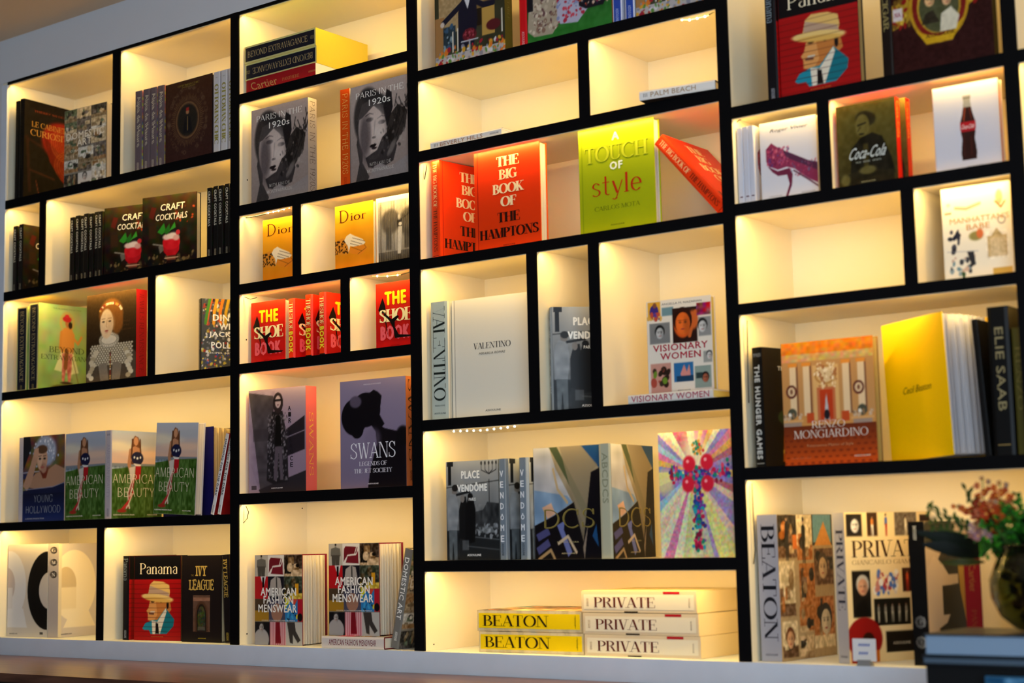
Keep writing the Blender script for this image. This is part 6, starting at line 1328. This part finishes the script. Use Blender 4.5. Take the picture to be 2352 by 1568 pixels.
# ------------------------------------------------------------------ price card
pc = empty('price_card', 'small white price card in a grey holder on the right bay ledge', 'price card', (-1.925, -.005, Z_FLOOR))
mm = M(); mm.box(-.034, .0, .012, .034, .0012, .072, '#E4E0DC')
f = lambda u, v, k: (u - .034, -k, v + .012)
for v, w_, n in ((.04, .034, 5), (.018, .028, 4)):
    for i in range(n): mm.poly(f, [(.017 + w_ * i / n, v), (.017 + w_ * (i + .7) / n, v), (.019 + w_ * (i + .7) / n, v + .007), (.019 + w_ * i / n, v + .007)], '#5A6CB0')
mm.build('card', MAT['paper'], pc)
mm = M(); mm.box(-.018, -.008, 0, .018, .012, .016, '#8C8A88'); mm.box(-.02, -.01, 0, .02, .014, .004, '#8C8A88')
mm.build('holder', MAT['jacket'], pc)

# ------------------------------------------------------------------ foreground stack and flowers
def boxed(name, label, x0, y0, z0, x1, y1, z1, cover, pages, txt=None):
    o = empty(name, label, 'book', (x0, y0, z0), None)
    w, d, t = x1 - x0, y1 - y0, z1 - z0
    mm = M(); mm.box(.004, .004, .004, w - .004, d - .004, t - .004, pages); mm.build('page_block', MAT['paper'], o)
    mm = M(); mm.box(0, 0, t - .004, w, d, t, cover); mm.build('top_cover', MAT['jacket'], o)
    mm = M(); mm.box(0, 0, 0, w, d, .004, cover); mm.build('bottom_cover', MAT['jacket'], o)
    mm = M(); mm.box(w - .006, 0, .004, w, d, t - .004, cover); mm.build('spine', MAT['jacket'], o)
    return o
boxed('book', 'thick pale blue-grey volume on top of the foreground stack', -1.556, -.47, 1.2095, -1.20, -.2, 1.2598, '#202A34', '#7E93AA')
boxed('book', 'slim slate volume second from the top in the foreground stack', -1.562, -.472, 1.189, -1.24, -.2, 1.2094, '#14181E', '#4A5866')
o = boxed('box_set', 'black box at the bottom of the foreground stack', -1.558, -.47, 1.0703, -1.22, -.2, 1.1889, '#08080A', '#08080A')
bb = empty('book', 'pale blue book leaning in front of the black box, lower right corner', 'book', (-1.4, -.5, 1.0703))
mm = M(); mm.box(0, 0, 0, .24, .012, .10, '#1E3A50')
mm.box(-.0, -.0006, .0, .24, 0, .1, '#2A5878')
f = lambda u, v, k: (u, -k - .0007, v)
a = Art(60, 30, '#3A6A8C').ns(.2, 14, 8, 3).rc(.1, .1, .5, .8, '#7AB0D0', .5)
a.put(mm, f, .004, .004, .236, .096)
text(mm, f, 'THE', .05, .055, .06, .04, '#C8E0F0', bold=.03, k=.001)
mm.build('cover', MAT['jacket'], bb)
mm = M(); mm.box(.003, .0125, .003, .237, .028, .097, '#D8D8D0'); mm.build('page_block', MAT['paper'], bb)

glass = bpy.data.materials.new('dark_glass'); glass.use_nodes = True
b = glass.node_tree.nodes['Principled BSDF']
b.inputs['Base Color'].default_value = (*lin(srgb('#8A9460')), 1); b.inputs['Transmission Weight'].default_value = 1; b.inputs['Roughness'].default_value = .03; b.inputs['IOR'].default_value = 1.45
MAT['leaf'] = new_mat('leaf', .6, .15, .2, 60)
MAT['petal'] = new_mat('petal', .6, .25, .1, 60)
VX, VY, VZ = -1.318, -.33, 1.2602
vase = empty('vase', 'round glass vase holding flowers on the foreground book stack', 'vase', (VX, VY, VZ))
prof = [(.0, .0), (.03, .0), (.06, .006), (.095, .035), (.115, .08), (.118, .12), (.1, .165), (.085, .19), (.09, .2)]
inn = [(r - .004 if r > .01 else 0, z + .004) for r, z in prof[::-1]]
mm = M(); mm.lathe(prof + inn, '#FFFFFF', 32); mm.build('bowl', glass, vase, True)
rg = random.Random(12)
mm = M()
for i in range(26):
    t = rg.uniform(0, 6.28); r = rg.uniform(.0, .05)
    mm.tube([(r * math.cos(t) * .6, r * math.sin(t) * .6, .012), (r * math.cos(t + .5), r * math.sin(t + .5), .1), (r * 1.3 * math.cos(t + 1), r * 1.3 * math.sin(t + 1), .2)], .0045, rg.choice(['#1A2410', '#141C0C', '#222A12']), 6)
st_ = mm.build('stem_bundle', MAT['leaf']); st_.location = (VX, VY, VZ); tag(st_, 'dark bundle of cut stems standing inside the glass vase', 'stems')
mm = M(); rgm = random.Random(3)
for i in range(130):
    t = rgm.uniform(0, 6.28); z = rgm.uniform(.02, .19); r = rgm.uniform(.02, .098 if .05 < z < .15 else .06)
    c = Vector((r * math.cos(t), r * math.sin(t), z)); d = Vector((rgm.gauss(0, 1), rgm.gauss(0, 1), rgm.gauss(0, .6))).normalized() * .022; n_ = d.orthogonal().normalized() * .011
    mm.add([c - d, c + n_, c + d, c - n_], [(0, 1, 2, 3)], srgb(rgm.choice(['#0C120A', '#10180C', '#0A0E08'])))
lf = mm.build('lining_leaves', MAT['leaf']); lf.location = (VX, VY, VZ); lf['kind'] = 'stuff'; tag(lf, 'dark leaves packed inside the round glass vase', 'leaves')

def leaf(mm, base, tip, width, col, bend=.02, n=6, normal=None):
    base, tip = Vector(base), Vector(tip); d = tip - base
    s = d.cross(Vector((0, 1, 0)) if normal is None else Vector(normal)).normalized()
    up_ = s.cross(d).normalized()
    P = []
    for i in range(n + 1):
        t = i / n; wd = width * math.sin(math.pi * min(t * .92 + .04, 1)) ** .8
        c = base + d * t + up_ * bend * math.sin(math.pi * t)
        P.append([c - s * wd + up_ * wd * .25, c, c + s * wd + up_ * wd * .25])
    cc = np.array([[srgb(col) * .85, srgb(col) * .6, srgb(col)]] * (n + 1))
    mm.grid(np.array([[list(q) for q in row] for row in P]), cc)
PX = {'leaves': [((-1.4413, -0.33, 1.451), (-1.6186, -0.33, 1.4955), 0.018, '#0C1808'), ((-1.4506, -0.33, 1.4378), (-1.6044, -0.33, 1.4657), 0.02, '#0A1206'), ((-1.4413, -0.33, 1.451), (-1.5858, -0.3, 1.5053), 0.01, '#5A6A1E'), ((-1.4515, -0.33, 1.4223), (-1.5499, -0.36, 1.4217), 0.009, '#4A4A18'), ((-1.4709, -0.31, 1.4427), (-1.5952, -0.31, 1.4811), 0.02, '#080E05'), ((-1.417, -0.33, 1.4118), (-1.3379, -0.38, 1.4727), 0.045, '#060A04'), ((-1.4111, -0.33, 1.422), (-1.4373, -0.35, 1.5355), 0.03, '#070C04'), ((-1.3803, -0.33, 1.4116), (-1.34, -0.36, 1.5229), 0.04, '#060C04'), ((-1.461, -0.33, 1.443), (-1.4641, -0.35, 1.5155), 0.01, '#3A8A1E'), ((-1.4637, -0.33, 1.4327), (-1.437, -0.36, 1.474), 0.011, '#4A9A24')], 'sprigs': [((-1.4661, -0.33, 1.4844), (-1.5907, -0.33, 1.5532), 0, '#4A6A2A'), ((-1.4599, -0.33, 1.4998), (-1.5851, -0.33, 1.5128), 0, '#3E5A20'), ((-1.4494, -0.33, 1.4944), (-1.4891, -0.33, 1.5942), 0, '#4A5A24'), ((-1.4471, -0.33, 1.4429), (-1.4403, -0.36, 1.5459), 0, '#4E9A2E')], 'flowers': [((-1.447, -0.33, 1.4996), (-1.4454, -0.33, 1.6208), 0.026), ((-1.4052, -0.33, 1.5244), (-1.4146, -0.3, 1.6097), 0.028), ((-1.4512, -0.35, 1.4792), (-1.4619, -0.35, 1.5155), 0.02), ((-1.4486, -0.34, 1.5358), (-1.5257, -0.32, 1.5588), 0.018), ((-1.416, -0.33, 1.5195), (-1.3844, -0.33, 1.5547), 0.016), ((-1.4274, -0.36, 1.5301), (-1.4179, -0.36, 1.5658), 0.024)], 'foliage': ((-1.3549, -0.33, 1.4876), 0.09)}
bq = empty('bouquet', 'orange snapdragons and broad dark leaves standing in the round vase', 'flowers', (VX, VY, VZ + .19))
O = Vector((VX, VY, VZ + .19))
def rel(p): return Vector(p) - O
# broad dark leaves to the left
for i, (a_, b_, w_, c_) in enumerate(PX['leaves']):
    mm = M(); leaf(mm, rel(a_), rel(b_), w_, c_, .03); mm.build('broad_leaf', MAT['leaf'], bq, True)
for i, (a_, b_, w_, c_) in enumerate(PX['sprigs']):
    A_, B_ = rel(a_), rel(b_); mm = M()
    mm.tube([A_, A_.lerp(B_, .5) + Vector((0, 0, .01)), B_], .0016, '#2E3A18', 5)
    for k in range(16):
        t = k / 15; c = A_.lerp(B_, t) + Vector((0, 0, .01 * math.sin(math.pi * t)))
        q = Vector((rg.uniform(-.012, .012), rg.uniform(-.012, .012), (.016 if k % 2 else -.016)))
        leaf(mm, c, c + q * 1.1, .005, c_, .002, 3)
    mm.build('fern_sprig', MAT['leaf'], bq, True)
for i, (a_, b_, r_) in enumerate(PX['flowers']):
    A_, B_ = rel(a_), rel(b_)
    mm = M(); mm.tube([rel((VX, VY, VZ + .1)), A_, B_], .003, '#3E5A24', 6, .0015); st2 = mm.build('flower_stem', MAT['leaf'], bq, True)
    nb = 15
    for k in range(nb):
        t = k / (nb - 1); c = A_.lerp(B_, t); an = k * 2.4; rr = r_ * (1 - .55 * t)
        mm = M()
        c2 = c + Vector((math.cos(an) * rr * .7, math.sin(an) * rr * .7, 0))
        col = rg.choice(['#E0500E', '#D0400A', '#EE6A1A', '#B83808', '#E87848']) if t < .9 else '#C8A080'
        if i == 2: col = rg.choice(['#D8A0A0', '#C88A90', '#E0B0A8', '#D88A70'])
        for q in range(5):
            b_an = q * 1.2566 + k
            leaf(mm, c2, c2 + Vector((math.cos(an) * rr * .5 + math.cos(b_an) * rr * .55, math.sin(an) * rr * .5, math.sin(b_an) * rr * .55)), rr * .34, col, .004, 3)
        mm.lathe([(0, -rr * .2), (rr * .2, 0), (0, rr * .2)], '#E8A040', 6, c2)
        mm.build('blossom', MAT['petal'], bq, True)
fo = empty('foliage', 'fluffy bright green foliage at the right edge, in the vase', 'leaves', (VX, VY, VZ + .19))
for i in range(34):
    c0 = PX['foliage'][0]; rad = PX['foliage'][1]
    t, ph = rg.uniform(0, 6.28), rg.uniform(-1.1, 1.3)
    tip = rel(c0) + Vector((math.cos(t) * math.cos(ph), math.sin(t) * math.cos(ph), math.sin(ph))) * rad * rg.uniform(.8, 1.1)
    root = rel(c0) * .6
    mm = M(); mm.tube([root, root.lerp(tip, .5) + Vector((0, 0, .012)), tip], .0012, '#2A4A18', 4)
    for k in range(26):
        s_ = .25 + .75 * k / 25; c = root.lerp(tip, s_) + Vector((0, 0, .012 * math.sin(math.pi * s_)))
        q = Vector((rg.gauss(0, 1), rg.gauss(0, 1), rg.gauss(0, 1))).normalized() * .013
        leaf(mm, c, c + q, .0042, rg.choice(['#2E8A10', '#1E6A0C', '#46A01E', '#185408']), .001, 2)
    mm.build('frond', MAT['leaf'], fo, True)
